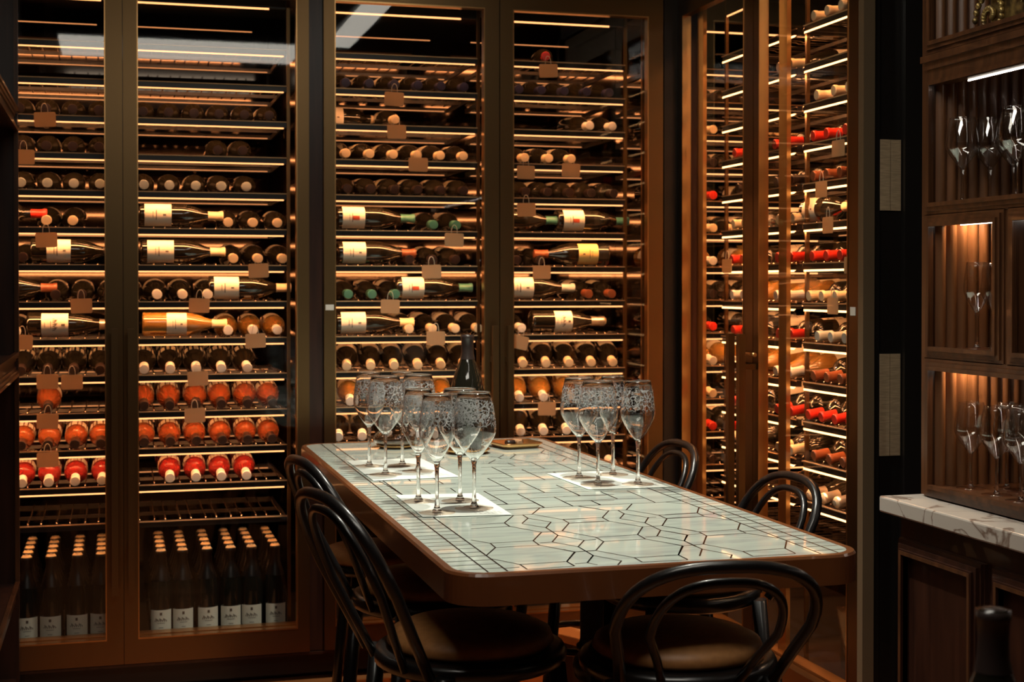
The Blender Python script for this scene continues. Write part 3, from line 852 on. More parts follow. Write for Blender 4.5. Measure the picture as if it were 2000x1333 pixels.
# ------------------------------------------------------------------ right hand joinery
XR = 1.93
def fluted(mb, x, y0, y1, z0, z1, pitch=.043, dep=.018, seg=6):
    n = max(1, round((y1 - y0) / pitch)); p = (y1 - y0) / n
    prev = None
    for i in range(n):
        for j in range(seg + 1):
            if i and j == 0: pass
            t = j / seg; yy = y0 + (i + t) * p; xx = x - dep * math.sin(PI * t)
            cur = (mb._v((xx, yy, z0)), mb._v((xx, yy, z1)))
            if prev and not (j == 0): mb.face([prev[0], cur[0], cur[1], prev[1]], True)
            prev = cur
def ring_x(mb, x0, x1, y0, y1, z0, z1, w_):
    mb.box(x0, x1, y0 - w_, y1 + w_, z1, z1 + w_).box(x0, x1, y0 - w_, y1 + w_, z0 - w_, z0)
    mb.box(x0, x1, y0 - w_, y0, z0, z1).box(x0, x1, y1, y1 + w_, z0, z1)
def moulded(mb, y0, y1, z0, z1, x=XR, s=-1):
    for k_, (w_, d) in enumerate(((.030, .004), (.020, .009), (.010, .014))):
        a, b = sorted((x + s * d, x + s * (d - .006 if k_ else 0) ))
        ring_x(mb, a, b, y0, y1, z0, z1, w_)
u = empty('display_shelving', (2.1 * K, 2.4 * K, .93 * K))
tag(u, 'tall dark walnut shelving with reeded niches of glasses above the marble counter', 'shelving')
def kid(mb, name, par=u, mat=None, bevel=0):
    o = mb.done(name, None, mat, bevel=bevel)
    o.parent = par; o.matrix_parent_inverse = Matrix.Translation(par.location).inverted()
    return o
YA, YB = 3.13, 1.55
f = RB().mat('walnut')
f.box(XR, 2.50, 3.09, YA, .905, 2.94)                                  # end stile and side
f.box(XR, XR + .04, YB, 3.09, .905, .930).box(XR, XR + .04, YB, 3.09, 1.219, 1.269).box(XR, XR + .04, YB, 3.09, 1.571, 1.621).box(XR, XR + .04, YB, 3.09, 1.916, 1.975)
f.box(XR, 2.45, 2.745, 2.812, 1.269, 1.571).box(XR, 2.45, 2.385, 2.452, 1.269, 1.571).box(XR, 2.45, 2.025, 2.092, 1.269, 1.571)
kid(f, 'frame')
m = RB().mat('walnut')
moulded(m, YB, 3.08, 1.625, 1.912); moulded(m, 2.816, 3.08, 1.273, 1.567); moulded(m, 2.456, 2.741, 1.273, 1.567); moulded(m, YB, 3.08, .934, 1.215)
m.box(XR - .022, XR, YB, 3.105, 1.968, 1.984).box(XR - .014, XR, YB, 3.10, 1.950, 1.968).box(XR - .008, XR, YB, 3.095, 1.930, 1.950)
moulded(m, YB, 3.08, 2.02, 2.80)
kid(m, 'moulding')
s = RB().mat('walnut')
for z in (.905, 1.245, 1.597): s.box(XR + .04, 2.46, YB, 3.09, z, z + .024)
s.box(XR, 2.46, YB, 3.09, 1.975, 1.990)
kid(s, 'shelf')
b = RB().mat('walnut_lit')
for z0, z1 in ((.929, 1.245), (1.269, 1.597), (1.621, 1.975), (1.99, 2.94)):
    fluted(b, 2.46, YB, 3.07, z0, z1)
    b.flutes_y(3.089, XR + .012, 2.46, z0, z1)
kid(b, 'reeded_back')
kid(RB().mat('walnut_dk').box(2.465, 2.50, YB, 3.09, .905, 2.94), 'back_panel')
kid(RB().mat('niche').box(1.973, 1.977, YB, 3.0, 1.9135, 1.9158), 'light_strip')
kid(RB().mat('niche').box(1.973, 1.977, 2.83, 3.03, 1.5685, 1.5707), 'light_strip')
kid(RB().mat('niche').box(1.973, 1.977, 2.47, 2.73, 1.5685, 1.5707), 'light_strip')
kid(RB().mat('niche').box(1.985, 1.993, YB, 3.05, 1.2135, 1.2185), 'light_strip')
for (y, z) in ((3.045, 1.597), (3.05, 1.245)):
    kid(RB().mat('spot').lathe([(0, 0), (.010, 0), (.010, -.003), (0, -.003)], 12, (2.02, y, z - .001)), 'spot_lamp')
# counter and base cupboard
c = tag(RB().mat('cmarble').box(1.828, 2.52, YB, 3.157, .86, .90).done('countertop', bevel=.004), 'brown veined white marble countertop under the glass shelves', 'countertop')
bc = empty('base_cabinet', (2.08 * K, 2.4 * K, 0)); tag(bc, 'dark walnut base cupboard with moulded doors under the marble counter', 'cupboard')
kid(RB().mat('walnut_dk').box(1.875, 2.30, YB, 3.13, .06, .858).box(1.92, 2.30, YB, 3.13, 0, .06), 'carcass', bc)
for (y0, y1) in ((2.765, 3.125), (2.375, 2.735), (1.985, 2.345)):
    d = RB().mat('walnut_dk').box(1.866, 1.875, y0, y1, .08, .80)
    for (w_, dd) in ((.034, .006), (.024, .013), (.013, .019)):
        ring_x(d, 1.866 - dd, 1.866, y0 + .04, y1 - .04, .12, .765, w_)
    d.mat('walnut')
    ring_x(d, 1.866 - .0205, 1.866 - .019, y0 + .04, y1 - .04, .12, .765, .009)
    kid(d, 'door', bc)
# gilt picture frame on the upper ledge
pf = empty('picture_frame', (1.97 * K, 2.62 * K, 1.991 * K)); tag(pf, 'ornate antique gilt picture frame standing on the ledge above the glasses', 'picture frame')
g = RB().mat('gilt'); cyf, czf, W_, H_ = 2.62, 2.255, .29, .262
g.box(1.955, 1.985, cyf - W_, cyf + W_, 1.992, 2.03).box(1.955, 1.985, cyf - W_ + .03, cyf + W_ - .03, 2.03, 2.52)
for a in range(110):
    t = 2 * PI * a / 110
    y = cyf + .215 * math.cos(t); z = czf + .20 * math.sin(t)
    g.tube([(1.947, y + .012 * math.cos(a * 1.9), z), (1.941, y + .028 * math.cos(t), z + .028 * math.sin(t) + .008 * math.sin(a * 2.3))], [.007, .004], 6)
for sy in (-1, 1):
    for sz in (-1, 1):
        for q in range(34):
            a = q * .30; rr_ = .060 - q * .0016
            yy = cyf + sy * (W_ - .045 + rr_ * math.cos(a)); zz = czf + sz * (H_ - .05) + rr_ * math.sin(a)
            g.lathe([(0, -.009), (.005, -.006), (.0075, 0), (.005, .006), (0, .009)], 7, (1.943, yy, max(zz, 2.006)))
for q in range(20):
    g.lathe([(0, -.007), (.006, -.004), (.008, 0), (.006, .004), (0, .007)], 7, (1.947, cyf - W_ + .03 + q * (2 * W_ - .06) / 19, 2.012))
g.tube([(1.945, cyf + .185 * math.cos(t), czf + .17 * math.sin(t)) for t in [2 * PI * i / 40 for i in range(40)]], .006, 6, True)
kid(g, 'carved_frame', pf)
cv = RB().mat('canvas'); cv.slab([(cyf + .19 * math.cos(2 * PI * i / 40), czf + .175 * math.sin(2 * PI * i / 40)) for i in range(40)], 0, .003)
o = cv.done('painting', None)
o.data.transform(Matrix(((0, 0, -1, 1.954 * K), (1, 0, 0, 0), (0, 1, 0, 0), (0, 0, 0, 1))))
o.parent = pf; o.matrix_parent_inverse = Matrix.Translation(pf.location).inverted()

# narrow end wall beside the right cabinet, with a dark glazed panel
YE = 3.655
tr_ = RB().mat('bronze2').box(xb(1686, YE), xb(1708, YE), YE, YE + .03, 0.02, 2.61)
struct('trim_2', tr_)
struct('trim_3', RB().mat('black').box(xb(1708, YE), xb(1722, YE), YE + .012, YE + .03, 0, 2.61))
gp = empty('glazed_panel', (xb(1760, YE) * K, YE * K, .05 * K)); tag(gp, 'narrow dark glazed panel with painted reflections of blinds between right cabinet and shelving', 'glazed panel')
kid(RB().mat('black').box(xb(1722, YE), xb(1860, YE), YE + .020, YE + .029, .02, 2.61).box(xb(1766, YE), xb(1860, YE), YE - .004, YE + .020, .02, 2.61), 'panel_frame', gp)
ln = RB().mat('blind_refl')  # pale woven patches paint the reflections seen in the glazing
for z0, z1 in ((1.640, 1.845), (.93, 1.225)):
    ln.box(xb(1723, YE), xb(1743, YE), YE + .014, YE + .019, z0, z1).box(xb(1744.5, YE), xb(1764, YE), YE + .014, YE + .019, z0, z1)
kid(ln, 'reflection_patch', gp)
p = RB().mat('pane'); p.face([(xb(1722, YE), YE + .004, .05), (xb(1766, YE), YE + .004, .05), (xb(1766, YE), YE + .004, 2.6), (xb(1722, YE), YE + .004, 2.6)])
kid(p, 'tinted_glass', gp)

# left hand joinery, almost edge on at the left border
lu = empty('panelled_shelving', (-.5 * K, 4.2 * K, 0)); tag(lu, 'dark walnut panelled shelving standing close at the left edge', 'shelving')
f = RB().mat('walnut_dk').box(-.74, -.315, 5.045, 5.09, 0, 2.9).box(-.50, -.46, 3.2, 5.045, 0, 2.9).box(-.46, -.315, 3.2, 3.25, 0, 2.9)
for z in (.36, 1.13, 1.95, 2.75): f.box(-.46, -.325, 3.25, 5.045, z, z + .06)
f.box(-.46, -.325, 3.25, 5.045, 0, .1)
kid(f, 'frame', lu)
m = RB().mat('walnut')
for z0, z1 in ((.43, 1.12), (1.20, 1.94), (2.02, 2.74)): moulded(m, 3.29, 5.03, z0, z1, x=-.325, s=1)
kid(m, 'moulding', lu)

# ------------------------------------------------------------------ dining table (true metres)
T = .78
TX0, TX1, TY0, TY1 = .525, 1.278, 2.235, 4.25
dt = empty('dining_table', (.90, 3.24, 0)); tag(dt, 'long dining table with inlaid pale marble top, mahogany edge and black iron pedestals', 'table')
def tk(mb, name, bevel=0): return kid(mb, name, dt, None, bevel)
mt = MB().mat('marble').slab(rr(.540, 1.263, 2.252, 4.235, .055), T - .02, T)
mt.mat('inlay')
def seg(a, b, w_=.0030):
    a = Vector(a); b = Vector(b); d = (b - a)
    if d.length < 1e-4: return
    d.normalize(); q = Vector((-d.y, d.x)) * w_ / 2; z = T + .0003
    mt.face([(a.x - q.x, a.y - q.y, z), (b.x - q.x, b.y - q.y, z), (b.x + q.x, b.y + q.y, z), (a.x + q.x, a.y + q.y, z)])
for x in (.589, .622, 1.193, 1.227):
    seg((x, 2.256), (x, 4.231), .0034)
y = 2.285; i = 0
while y < 4.22:
    seg((.542, y), (.622, y), .0028); seg((1.193, y), (1.261, y), .0028); y += .037; i += 1
LINES = '0.787,2.951 0.813,2.953;0.814,3.000 0.813,2.953;0.784,2.879 0.878,2.887 1.011,2.887;0.877,2.983 0.877,2.888;0.940,2.965 0.941,2.889;1.004,2.947 1.002,2.889;0.865,2.882 0.825,2.805;0.953,2.885 0.988,2.822;0.694,2.795 0.785,2.803 0.825,2.805;0.785,2.803 0.743,2.719 0.742,2.677 0.783,2.597;0.674,2.714 0.743,2.719;0.663,2.671 0.742,2.677;0.828,2.804 0.867,2.726 0.866,2.683 0.825,2.599;0.867,2.726 0.955,2.729;0.866,2.683 0.941,2.687;0.805,2.803 0.804,2.761 0.775,2.704;0.804,2.761 0.835,2.704 0.806,2.643 0.774,2.700;0.783,2.597 0.824,2.597;0.806,2.643 0.803,2.556 0.772,2.492;0.803,2.556 0.834,2.493 0.803,2.434 0.772,2.491;0.825,2.599 0.865,2.517 0.864,2.470 0.823,2.393;0.834,2.493 0.857,2.494;0.783,2.597 0.742,2.514 0.740,2.468 0.781,2.388 0.741,2.308 0.741,2.267;0.658,2.510 0.742,2.514;0.656,2.466 0.740,2.468;0.747,2.489 0.772,2.492;0.633,2.552 0.659,2.510 0.657,2.466 0.622,2.397;0.803,2.434 0.802,2.347 0.771,2.288;0.781,2.388 0.823,2.393;0.623,2.366 0.657,2.305 0.657,2.261;0.657,2.305 0.741,2.308;0.657,2.261 0.741,2.267;0.748,2.285 0.771,2.288 0.782,2.267;0.624,2.279 0.650,2.283;1.004,3.109 1.002,3.025;0.964,3.029 1.063,3.017;0.941,2.957 1.068,2.959 1.127,2.955;1.068,3.075 1.068,2.959;1.132,3.073 1.129,2.888;0.940,2.954 0.941,2.889;1.003,2.953 1.003,2.888;0.919,2.887 1.129,2.888 1.192,2.894;1.073,2.883 1.032,2.807;0.951,2.883 0.994,2.809 0.952,2.729 0.950,2.683 0.991,2.602 0.951,2.524 0.948,2.475 0.988,2.393 0.947,2.312 0.947,2.271;0.994,2.809 1.034,2.808 1.073,2.726 1.072,2.679 1.032,2.603;1.014,2.809 1.011,2.762 0.982,2.708;1.011,2.762 1.042,2.704 1.012,2.645 0.982,2.708;1.012,2.645 1.010,2.556 0.980,2.498;1.010,2.556 1.039,2.494 1.010,2.437 0.980,2.498;1.010,2.437 1.008,2.377;0.991,2.602 1.032,2.603 1.072,2.529;0.868,2.729 0.952,2.729;0.867,2.681 0.950,2.683;0.864,2.516 0.950,2.522;0.864,2.471 0.948,2.475;0.834,2.493 0.858,2.496;0.803,2.433 0.802,2.348 0.771,2.288;0.802,2.348 0.833,2.289 0.815,2.257;0.782,2.387 0.822,2.389 0.864,2.310 0.863,2.268;0.735,2.309 0.741,2.308;0.769,2.417 0.782,2.387 0.741,2.308 0.742,2.267;0.864,2.310 0.947,2.312;0.863,2.268 0.945,2.266;1.073,2.726 1.157,2.729;1.072,2.679 1.138,2.686;1.042,2.704 1.059,2.705;0.955,2.494 0.979,2.496;1.192,2.796 1.161,2.733 1.157,2.688 1.191,2.627;1.153,2.889 1.229,2.902;1.153,2.889 1.188,2.850;1.089,2.729 1.161,2.733;1.074,2.685 1.157,2.688;1.193,2.718 1.188,2.710 1.160,2.709;1.192,2.590 1.157,2.524 1.155,2.482 1.190,2.417;1.189,2.503 1.152,2.502;1.191,2.385 1.155,2.319 1.151,2.271;1.074,2.520 1.157,2.524;1.071,2.476 1.155,2.482;1.036,2.597 1.074,2.520 1.071,2.476 1.031,2.398;1.016,2.547 1.041,2.495 1.010,2.438 0.990,2.480;1.010,2.438 1.009,2.353 0.979,2.293;1.009,2.353 1.038,2.289 1.022,2.259;0.970,2.432 0.988,2.390 0.947,2.312 0.946,2.268;0.988,2.390 1.030,2.397 1.070,2.313 1.067,2.265;1.070,2.313 1.155,2.319;1.067,2.265 1.150,2.268;0.922,2.312 0.947,2.312;1.041,2.495 1.074,2.501;0.941,3.572 0.940,3.366;0.876,3.364 0.877,3.161;0.813,3.155 0.814,2.950;0.940,3.297 0.941,3.094;0.876,3.091 0.876,2.885;0.941,3.025 0.941,2.886;1.003,3.206 1.004,3.028;1.003,3.503 1.004,3.299;1.068,3.649 1.066,3.506;1.004,3.640 1.006,3.576;1.131,3.644 1.129,3.434;1.003,2.952 1.004,2.888;1.068,3.075 1.067,2.980;1.067,3.438 1.067,3.378;0.932,3.643 1.004,3.640 1.066,3.643 1.131,3.644 1.162,3.641;0.913,3.570 1.022,3.574 1.220,3.563;0.953,3.517 1.073,3.504;0.881,3.443 0.982,3.435 1.070,3.437 1.197,3.442;0.876,3.364 1.007,3.353;0.886,3.297 0.940,3.297 1.004,3.299 1.061,3.298;0.825,3.226 0.882,3.228;0.813,3.155 0.939,3.155 1.049,3.158;0.820,3.090 0.933,3.096 0.999,3.089 1.105,3.086;0.785,3.018 0.808,3.016;0.864,3.021 0.941,3.025 1.004,3.028 1.084,3.027;0.785,2.949 0.874,2.953;0.787,2.878 0.876,2.885;0.947,2.957 1.054,2.943;1.073,3.811 1.034,3.727;1.016,3.771 1.043,3.825;0.991,3.719 0.952,3.645;1.186,3.905 1.158,3.845 1.158,3.804 1.202,3.735;1.187,3.700 1.161,3.653;1.076,3.843 1.074,3.806;1.012,3.772 1.011,3.734 1.037,3.726 1.067,3.642;0.972,3.799 1.012,3.772;0.626,3.732 0.660,3.809 0.658,3.836;0.686,3.419 0.685,3.362;0.749,3.416 0.750,3.296;0.685,3.247 0.686,3.103;0.750,3.222 0.748,3.159;0.660,3.809 0.733,3.824;0.594,3.741 0.657,3.749;0.618,3.423 0.686,3.419 0.749,3.416;0.615,3.302 0.687,3.293 0.780,3.294;0.795,3.917 0.801,3.841;0.743,3.839 0.777,3.903;0.814,3.629 0.813,3.502;0.854,3.939 0.868,3.804 0.829,3.726;0.611,3.383 0.617,3.313 0.623,3.096'
for ln_ in LINES.split(';'):
    pts = [tuple(map(float, p.split(','))) for p in ln_.split()]
    for a, b_ in zip(pts, pts[1:]):
        seg(a, b_)
tk(mt, 'marble_top')
ed = MB().mat('rim')
o1 = rr(TX0, TX1, TY0, TY1, .07, 10); i1 = rr(.540, 1.263, 2.252, 4.235, .055, 10)
zt = T + .0006
va = [ed._v((x, y, zt)) for x, y in i1]; vb = [ed._v((x, y, zt)) for x, y in rr(TX0 + .003, TX1 - .003, TY0 + .003, TY1 - .003, .067, 10)]
vc = [ed._v((x, y, T - .004)) for x, y in o1]; vd = [ed._v((x, y, T - .052)) for x, y in o1]; ve = [ed._v((x, y, T - .052)) for x, y in rr(.60, 1.20, 2.31, 4.17, .04, 10)]
vf = [ed._v((x, y, T - .018)) for x, y in i1]
N = len(o1)
for i in range(N):
    j = (i + 1) % N
    for A, B in ((vf, va), (va, vb), (vb, vc), (vc, vd), (vd, ve)): ed.face([A[i], A[j], B[j], B[i]], False)
tk(ed, 'edge_band')
tk(MB().mat('iron').box(.62, 1.18, 2.35, 4.13, T - .05, T - .021), 'underframe')
for y in (2.76, 3.75):
    x = .94 if y < 3 else .90
    pd = MB().mat('iron').lathe([(.0, T - .05), (.06, T - .05), (.055, T - .07), (.026, T - .085), (.024, T - .12), (.024, .53), (.026, .52), (.032, .515), (.032, .505), (.026, .50), (.036, .488), (.040, .47), (.036, .452), (.026, .44), (.030, .43), (.024, .42), (.024, .12), (.05, .09), (.05, .06), (0, .06)], 20, (x, y, 0))
    o = tk(pd, 'pedestal')
    ft = MB().mat('iron')
    for q in range(4):
        a = PI / 4 + q * PI / 2
        ft.tube([(x + math.cos(a) * r_, y + math.sin(a) * r_, z) for r_, z in ((.03, .09), (.12, .085), (.20, .045), (.25, .018))], [.022, .02, .018, .017], 8)
    fo = ft.done('pedestal_foot', o); fo.matrix_parent_inverse = Matrix.Identity(4)

# tasting mats
def mat_sheet(q, label):
    mb = MB().mat('paper'); mb.slab(q, T + .0012, T + .0018)
    mb.mat('ink')
    a, b_, c_, d_ = [Vector(p) for p in q]
    for r_ in range(4):
        for s_ in range(7):
            if (r_ * 3 + s_) % 5 == 0: continue
            u0 = .62 + s_ * .045; v0 = .07 + r_ * .035
            P = lambda uu, vv: (a * (1 - uu) + b_ * uu) * (1 - vv) + (d_ * (1 - uu) + c_ * uu) * vv
            pp = [P(u0, v0), P(u0 + .03, v0), P(u0 + .03, v0 + .007), P(u0, v0 + .007)]
            mb.face([(p.x, p.y, T + .0019) for p in pp])
    return tag(mb.done('paper_mat'), label, 'paper mat', 'printed paper tasting mats under the wine glasses')
mat_sheet([(.598, 3.385), (.815, 3.40), (.80, 3.80), (.598, 3.79)], 'white paper mat under the four glasses by the decanter')
mat_sheet([(.600, 2.825), (.783, 2.805), (.790, 3.12), (.604, 3.14)], 'white paper mat under the front four glasses on the left')
mat_sheet([(1.050, 3.105), (1.243, 3.095), (1.243, 3.41), (1.040, 3.40)], 'white paper mat under the four glasses along the right edge')

# wine glasses
def glass_proto(kind, s=1.0, etched=True):
    if kind == 'wide': b_ = [(.0055, .100), (.012, .107), (.030, .131), (.0425, .151), (.0470, .165), (.0465, .178), (.0415, .215), (.0350, .246)]
    elif kind == 'mid': b_ = [(.0055, .104), (.012, .111), (.027, .133), (.037, .152), (.0410, .166), (.0405, .180), (.0365, .215), (.0310, .246)]
    else: b_ = [(.0055, .104), (.011, .111), (.024, .133), (.0335, .152), (.0370, .166), (.0368, .180), (.0330, .215), (.0285, .246)]
    fr = .041 if kind == 'wide' else .038
    root = empty('wine_glass')
    st = MB(s).mat('crystal').lathe([(0, .0030), (.0105, .0036), (.0098, .0055), (.0075, .008), (.0052, .014), (.0040, .03), (.0038, .07), (.0045, .092), (.0062, .1005), (.0060, .106), (0, .106)], 24).done('stem', root)
    ft_ = MB(s).mat('footglass').lathe([(fr, .0006), (fr, .0016), (fr * .6, .0034), (.0102, .0060)], 28).done('foot', root)
    # smooth the bowl profile
    P = []
    for i in range(len(b_) - 1):
        p0 = b_[max(0, i - 1)]; p1 = b_[i]; p2 = b_[i + 1]; p3 = b_[min(len(b_) - 1, i + 2)]
        for t in (0, .5):
            P.append(tuple(.5 * (2 * p1[k_] + (p2[k_] - p0[k_]) * t + (2 * p0[k_] - 5 * p1[k_] + 4 * p2[k_] - p3[k_]) * t * t + (3 * p1[k_] - p0[k_] - 3 * p2[k_] + p3[k_]) * t ** 3) for k_ in (0, 1)))
    P.append((b_[-1][0] + .00003, b_[-1][1] - .0012)); P.append(b_[-1])
    th = .0006
    bw = MB(s).mat('bowl' if etched else 'bowl2').lathe([(0, P[0][1] - .0002)] + P + [(P[-1][0] - th, P[-1][1]), (P[-1][0] - th, P[-1][1] - .0012)] + [(max(r_ - th, .001), z_ + (.0012 if i_ < 2 else 0)) for i_, (r_, z_) in enumerate(P)][::-1][1:] + [(0, P[0][1] + .002)], 32)
    bo = bw.done('bowl', root)
    for x in (root, st, bo, ft_): COL.objects.unlink(x)
    return proto(root, [st, bo, ft_])
GW, GM, GN_ = glass_proto('wide'), glass_proto('mid'), glass_proto('narrow')
S_ = .75
SW, SN = glass_proto('wide', S_, False), glass_proto('narrow', S_, False)
GL = [(.636, 3.663, GM, 'wine glass at back left corner of the mat by the decanter'), (.646, 3.487, GW, 'wide wine glass at front left of the mat by the decanter'),
      (.722, 3.655, GN_, 'narrow wine glass at back right of the mat by the decanter'), (.738, 3.530, GW, 'wide wine glass at front right of the mat by the decanter'),
      (.635, 3.035, GN_, 'narrow wine glass at back left of the front left mat'), (.640, 2.872, GN_, 'narrow wine glass nearest the camera on the front left mat'),
      (.724, 3.018, GW, 'wide wine glass at back right of the front left mat'), (.728, 2.907, GW, 'wide wine glass at front right of the front left mat'),
      (1.092, 3.303, GW, 'wide wine glass at back left of the right hand mat'), (1.095, 3.171, GW, 'wide wine glass at front left of the right hand mat'),
      (1.190, 3.332, GN_, 'narrow wine glass at back right of the right hand mat'), (1.190, 3.157, GM, 'wine glass standing apart at front right of the right hand mat')]
for x, y, g_, lb in GL:
    o = copy_tree(g_); o.location = (x, y, T + .0012); o.rotation_euler = (0, 0, random.uniform(0, 6))
    tag(o, lb, 'wine glass', 'etched wine glasses set out on the table')
SG = [(1.985, 3.040, 1.621, SW, 'wine glass nearest the left end of the upper niche'), (2.055, 3.030, 1.621, SW, 'wine glass second from left, deeper in the upper niche'),
      (2.06, 2.945, 1.621, SW, 'wine glass third from left in the upper niche'), (1.985, 2.825, 1.621, SW, 'wine glass at the right border of the upper niche'), (2.09, 2.87, 1.621, SN, 'narrow wine glass deep behind at the right border of the upper niche'),
      (2.000, 3.000, 1.269, SN, 'single wine glass in the small middle niche'), (2.07, 3.035, 1.269, SN, 'wine glass half behind the frame of the small middle niche'),
      (2.000, 3.022, .929, SW, 'wine glass nearest the left end of the lower niche'), (1.995, 2.910, .929, SW, 'wine glass second from left at front of the lower niche'),
      (2.085, 3.000, .929, SN, 'wine glass behind its neighbours deep in the lower niche'), (2.075, 2.925, .929, SW, 'wine glass deep behind near the right border of the lower niche'), (1.99, 2.810, .929, SW, 'wine glass cut by the right border in the lower niche')]
for x, y, z, g_, lb in SG:
    o = copy_tree(g_); o.location = (x * K, y * K, z * K + .0005); o.rotation_euler = (0, 0, random.uniform(0, 6))
    tag(o, lb, 'wine glass', 'wine glasses standing in the lit niches')

# bottle, decanter, trays
def solo(o, label, cat, loc, rz=0, group=None):
    o.location = loc; o.rotation_euler = (0, 0, rz); return tag(o, label, cat, group)
def bottle_real(k_, label_on=True, cap='cap_dark'):
    prof = bottle_profile('burgundy')
    root = MB(k_).mat('glassdark').lathe(prof, 32).done('wine_bottle')
    cp = [(prof_r(prof, z) + .0008, z) for z in (.235, .25, .27, .286, .288, .2965)] + [(0, .299)]
    MB(k_).mat(cap).lathe(cp, 24).done('capsule', root)
    if label_on: MB(k_).mat('labely').lathe([(.0437, .05), (.0437, .125)], 12, a0=PI / 2 - 1.1, a1=PI / 2 + 1.1).done('bottle_label', root)
    return root
def dish(name, out, z0, h, mat, label, cat, loc, rz):
    mb = MB().mat(mat)
    n = len(out)
    L = [[mb._v((x * s, y * s, z)) for x, y in out] for s, z in ((.80, 0), (1.0, h), (.97, h + .0015), (.78, .003))]
    mb.face(L[0][::-1]); mb.face(L[3])
    for A, B in zip(L, L[1:]):
        for i in range(n): mb.face([A[i], A[(i + 1) % n], B[(i + 1) % n], B[i]], True)
    return solo(mb.done(name), label, cat, loc, rz)
circ = lambda r, n=32: [(r * math.cos(2 * PI * i / n), r * math.sin(2 * PI * i / n)) for i in range(n)]
dish('bottle_coaster', circ(.064), 0, .012, 'brass', 'round gilt coaster under the dark bottle at the table end', 'coaster', (.955, 3.89, T + .0005), 0)
solo(bottle_real(1.11), 'tall dark wine bottle standing on a gilt coaster at the table end', 'wine bottle', (.955, 3.89, T + .0042))
tr = dish('square_tray', rr(-.066, .066, -.066, .066, .022, 5), 0, .015, 'brass', 'square gilt tray with rounded corners holding corks at the far right', 'tray', (1.125, 4.00, T + .0005), .18)
for i, (x, y, a) in enumerate(((1.11, 4.0, .4), (1.135, 3.985, 1.4), (1.14, 4.02, 2.5))):
    mb = MB().mat('cork' if i else 'cap_dark').tube([(-.014, 0, 0), (.014, 0, 0)], .0085, 12)
    solo(mb.done('cork' if i else 'bottle_stopper'), ['black bottle stopper lying in the square gilt tray', 'cork lying front right in the square gilt tray', 'cork lying back right in the square gilt tray'][i], 'cork' if i else 'stopper', (x, y, T + .0125), a)
dish('decanter_tray', circ(.060), 0, .008, 'brass', 'small round gilt tray under the glass decanter', 'tray', (.790, 4.085, T + .0005), 0)
dc = empty('decanter', (.790, 4.085, T + .004)); tag(dc, 'low wide bellied glass decanter on a gilt tray at far left of table', 'decanter')
DP = [(0, .003), (.045, .002), (.066, .012), (.070, .024), (.060, .038), (.040, .052), (.024, .068), (.016, .09), (.0135, .13), (.0145, .165), (.0217, .1785), (.022, .18)]
MB().mat('bowl3').lathe(DP + [(max(r_ - .0012, 0), z_ + (.0015 if z_ < .01 else 0)) for r_, z_ in DP[::-1]], 32).done('decanter_body', dc)
MB().mat('crystal').lathe([(0, .0005), (.044, .0005), (.046, .004), (.02, .0055), (0, .006)], 28).done('decanter_base', dc)
MB().mat('glassgold').lathe([(0, .007), (.050, .007), (.062, .0125), (.0655, .0200), (0, .0202)], 28).done('wine', dc)

# blurred bottle on a small table close to the camera
solo(bottle_real(1.06, False), 'dark blurred wine bottle close to the camera at lower right', 'wine bottle', (.90, 1.318, .907 - .298 * 1.06 ))
sd = empty('side_table', (.90, 1.318, 0)); tag(sd, 'small round black side table under the blurred bottle', 'side table')
zz = .907 - .298 * 1.06
MB().mat('iron').lathe([(0, zz - .02), (.15, zz - .02), (.15, zz - .001), (0, zz - .001)], 32).done('table_top', sd)
MB().mat('iron').lathe([(.0, zz - .02), (.018, zz - .02), (.018, .02), (.14, .012), (.14, 0), (0, 0)], 24).done('stand', sd)

# low pale oak plank behind the table
pl = empty('footrest', (1.38, 4.2, 0), 0); tag(pl, 'low pale oak plank footrest on dark blocks in front of the middle cabinet', 'footrest')
a = Vector((1.505, 4.86)) * K; b_ = Vector((1.78, 4.30)) * K; dd = (b_ - a).normalized(); q = Vector((-dd.y, dd.x)) * .045
mb = MB().mat('tan_wood'); mb.slab([tuple(a - q), tuple(b_ - q), tuple(b_ + q), tuple(a + q)], .150, .176, False)
kid(mb, 'plank', pl, bevel=.003)
for t in (.2, .8):
    c_ = a.lerp(b_, t); q2 = q * .8; e = dd * .02
    kid(MB().mat('black').slab([tuple(c_ - q2 - e), tuple(c_ - q2 + e), tuple(c_ + q2 + e), tuple(c_ + q2 - e)], 0, .150, False), 'block', pl)

# ------------------------------------------------------------------ bentwood chairs
def bow(w0, w1, y0, y1, z0, z1, n=22, p=2.6):
    """arch from (-w0,y0,z0) out to +-w1 and over the top at z1"""
    pts = []
    for i in range(n + 1):
        t = PI * i / n
        c_ = math.cos(t); s_ = math.sin(t)
        xx = -math.copysign(abs(c_) ** (2 / p), c_) * w1; h = s_ ** (2 / p)
        zc = .42
        pts.append((xx, h, 1))
    out = []
    for xx, h, _ in pts:
        z = z0 + (z1 - z0) * (.5 + .5 * h) ; y = y0 + (y1 - y0) * (.5 + .5 * h)
        out.append((xx, y, z))
    zb, yb = z0 + (z1 - z0) * .5, y0 + (y1 - y0) * .5
    L = [(-w0, y0, z0), (-(w0 * .55 + w1 * .45), y0 + (yb - y0) * .5, z0 + (zb - z0) * .5)]
    Rr = [(-x, y, z) for x, y, z in L][::-1]
    return L + out + Rr
SZ = .62
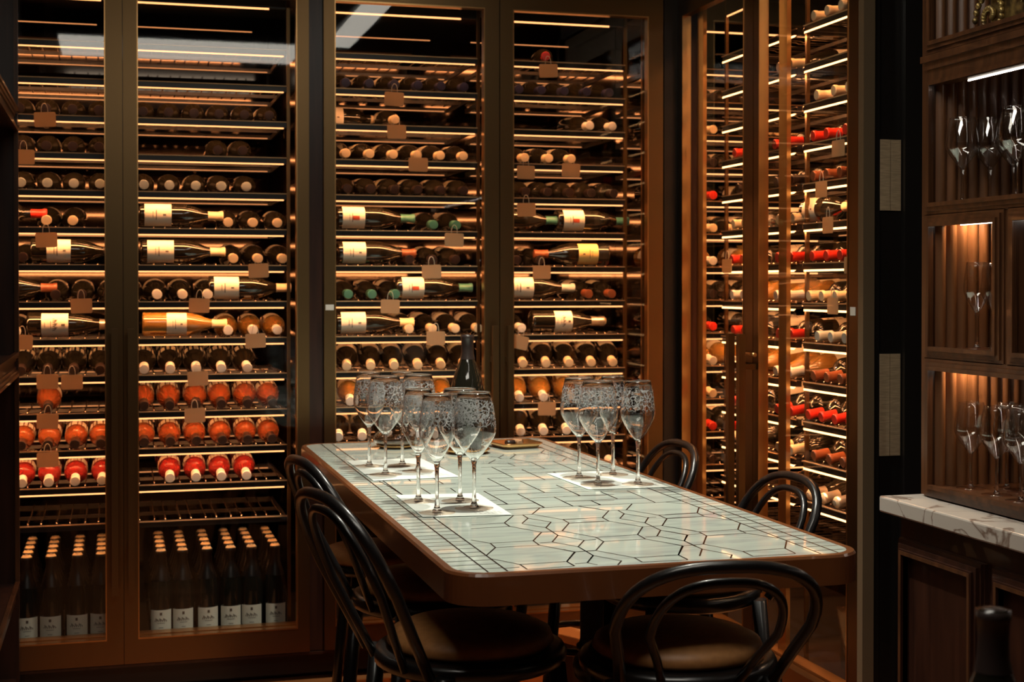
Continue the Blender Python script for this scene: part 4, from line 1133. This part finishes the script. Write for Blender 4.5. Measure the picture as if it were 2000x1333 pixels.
def chair(HZ, OFF):
    root = empty('bentwood_chair')
    cu = MB().mat('leather').lathe([(0, SZ - .038), (.142, SZ - .038), (.156, SZ - .024), (.150, SZ - .008), (.125, SZ + .004), (.07, SZ + .011), (0, SZ + .013)], 36).done('seat_cushion', root)
    rg = MB().mat('bentwood').lathe([(.0, SZ - .066), (.165, SZ - .068), (.178, SZ - .060), (.180, SZ - .045), (.175, SZ - .036), (.160, SZ - .034), (0, SZ - .034)], 40).done('seat_frame', root)
    ks = [cu, rg]
    ks.append(MB().mat('bentwood').tube(bow(.135, .165, -.150, -OFF, SZ - .05, HZ), .0105, 10).done('back_bow', root))
    ks.append(MB().mat('bentwood').tube(bow(.065, .108, -.165, -OFF + .010, SZ - .05, HZ - .027), .008, 10).done('inner_bow', root))
    for sx in (-1, 1):
        ks.append(MB().mat('bentwood').tube([(sx * .120, .115, SZ - .06), (sx * .135, .14, .30), (sx * .155, .185, 0)], [.017, .015, .012], 10).done('leg', root))
        ks.append(MB().mat('bentwood').tube([(sx * .140, -.125, SZ - .05), (sx * .145, -.15, .30), (sx * .165, -.215, 0)], [.017, .015, .012], 10).done('leg', root))
    ks.append(MB().mat('bentwood').tube([(.165 * math.cos(2 * PI * i / 32), .165 * math.sin(2 * PI * i / 32) - .005, .29) for i in range(32)], .010, 8, True).done('foot_ring', root))
    for x in [root] + ks: COL.objects.unlink(x)
    return proto(root, ks)
CHP = chair(.812, .29); CHL = chair(.885, .305); CHE = chair(.812, .372)
def put_chair(x, y, rz, label):
    o = copy_tree(CHL if rz < -40 else (CHE if rz < 0 else CHP)); o.location = (x, y, 0); o.rotation_euler = (0, 0, math.radians(rz))
    tag(o, label, 'chair', 'black bentwood chairs around the table')
put_chair(.985, 2.41, -9, 'black bentwood chair with tan seat at the near end of the table')
put_chair(.635, 2.565, -76, 'black bentwood chair nearest the camera on the left side of the table')
put_chair(.67, 3.04, -80, 'second black bentwood chair along the left side of the table')
put_chair(1.215, 2.96, 92, 'nearer black bentwood chair on the right side of the table')
put_chair(1.23, 3.68, 92, 'farther black bentwood chair on the right side of the table')
st = empty('stool', (.66, 3.60, 0)); tag(st, 'backless tan topped stool farthest along the left side of the table', 'stool')
MB().mat('leather').lathe([(0, .55), (.14, .55), (.152, .565), (.145, .58), (.10, .588), (0, .592)], 32).done('seat_cushion', st)
MB().mat('bentwood').lathe([(0, .53), (.15, .53), (.156, .54), (.152, .5495), (0, .5495)], 32).done('seat_frame', st)
for q_ in range(4):
    a_ = PI / 4 + q_ * PI / 2
    MB().mat('bentwood').tube([(.11 * math.cos(a_), .11 * math.sin(a_), .535), (.17 * math.cos(a_), .17 * math.sin(a_), 0)], [.015, .012], 8).done('leg', st)
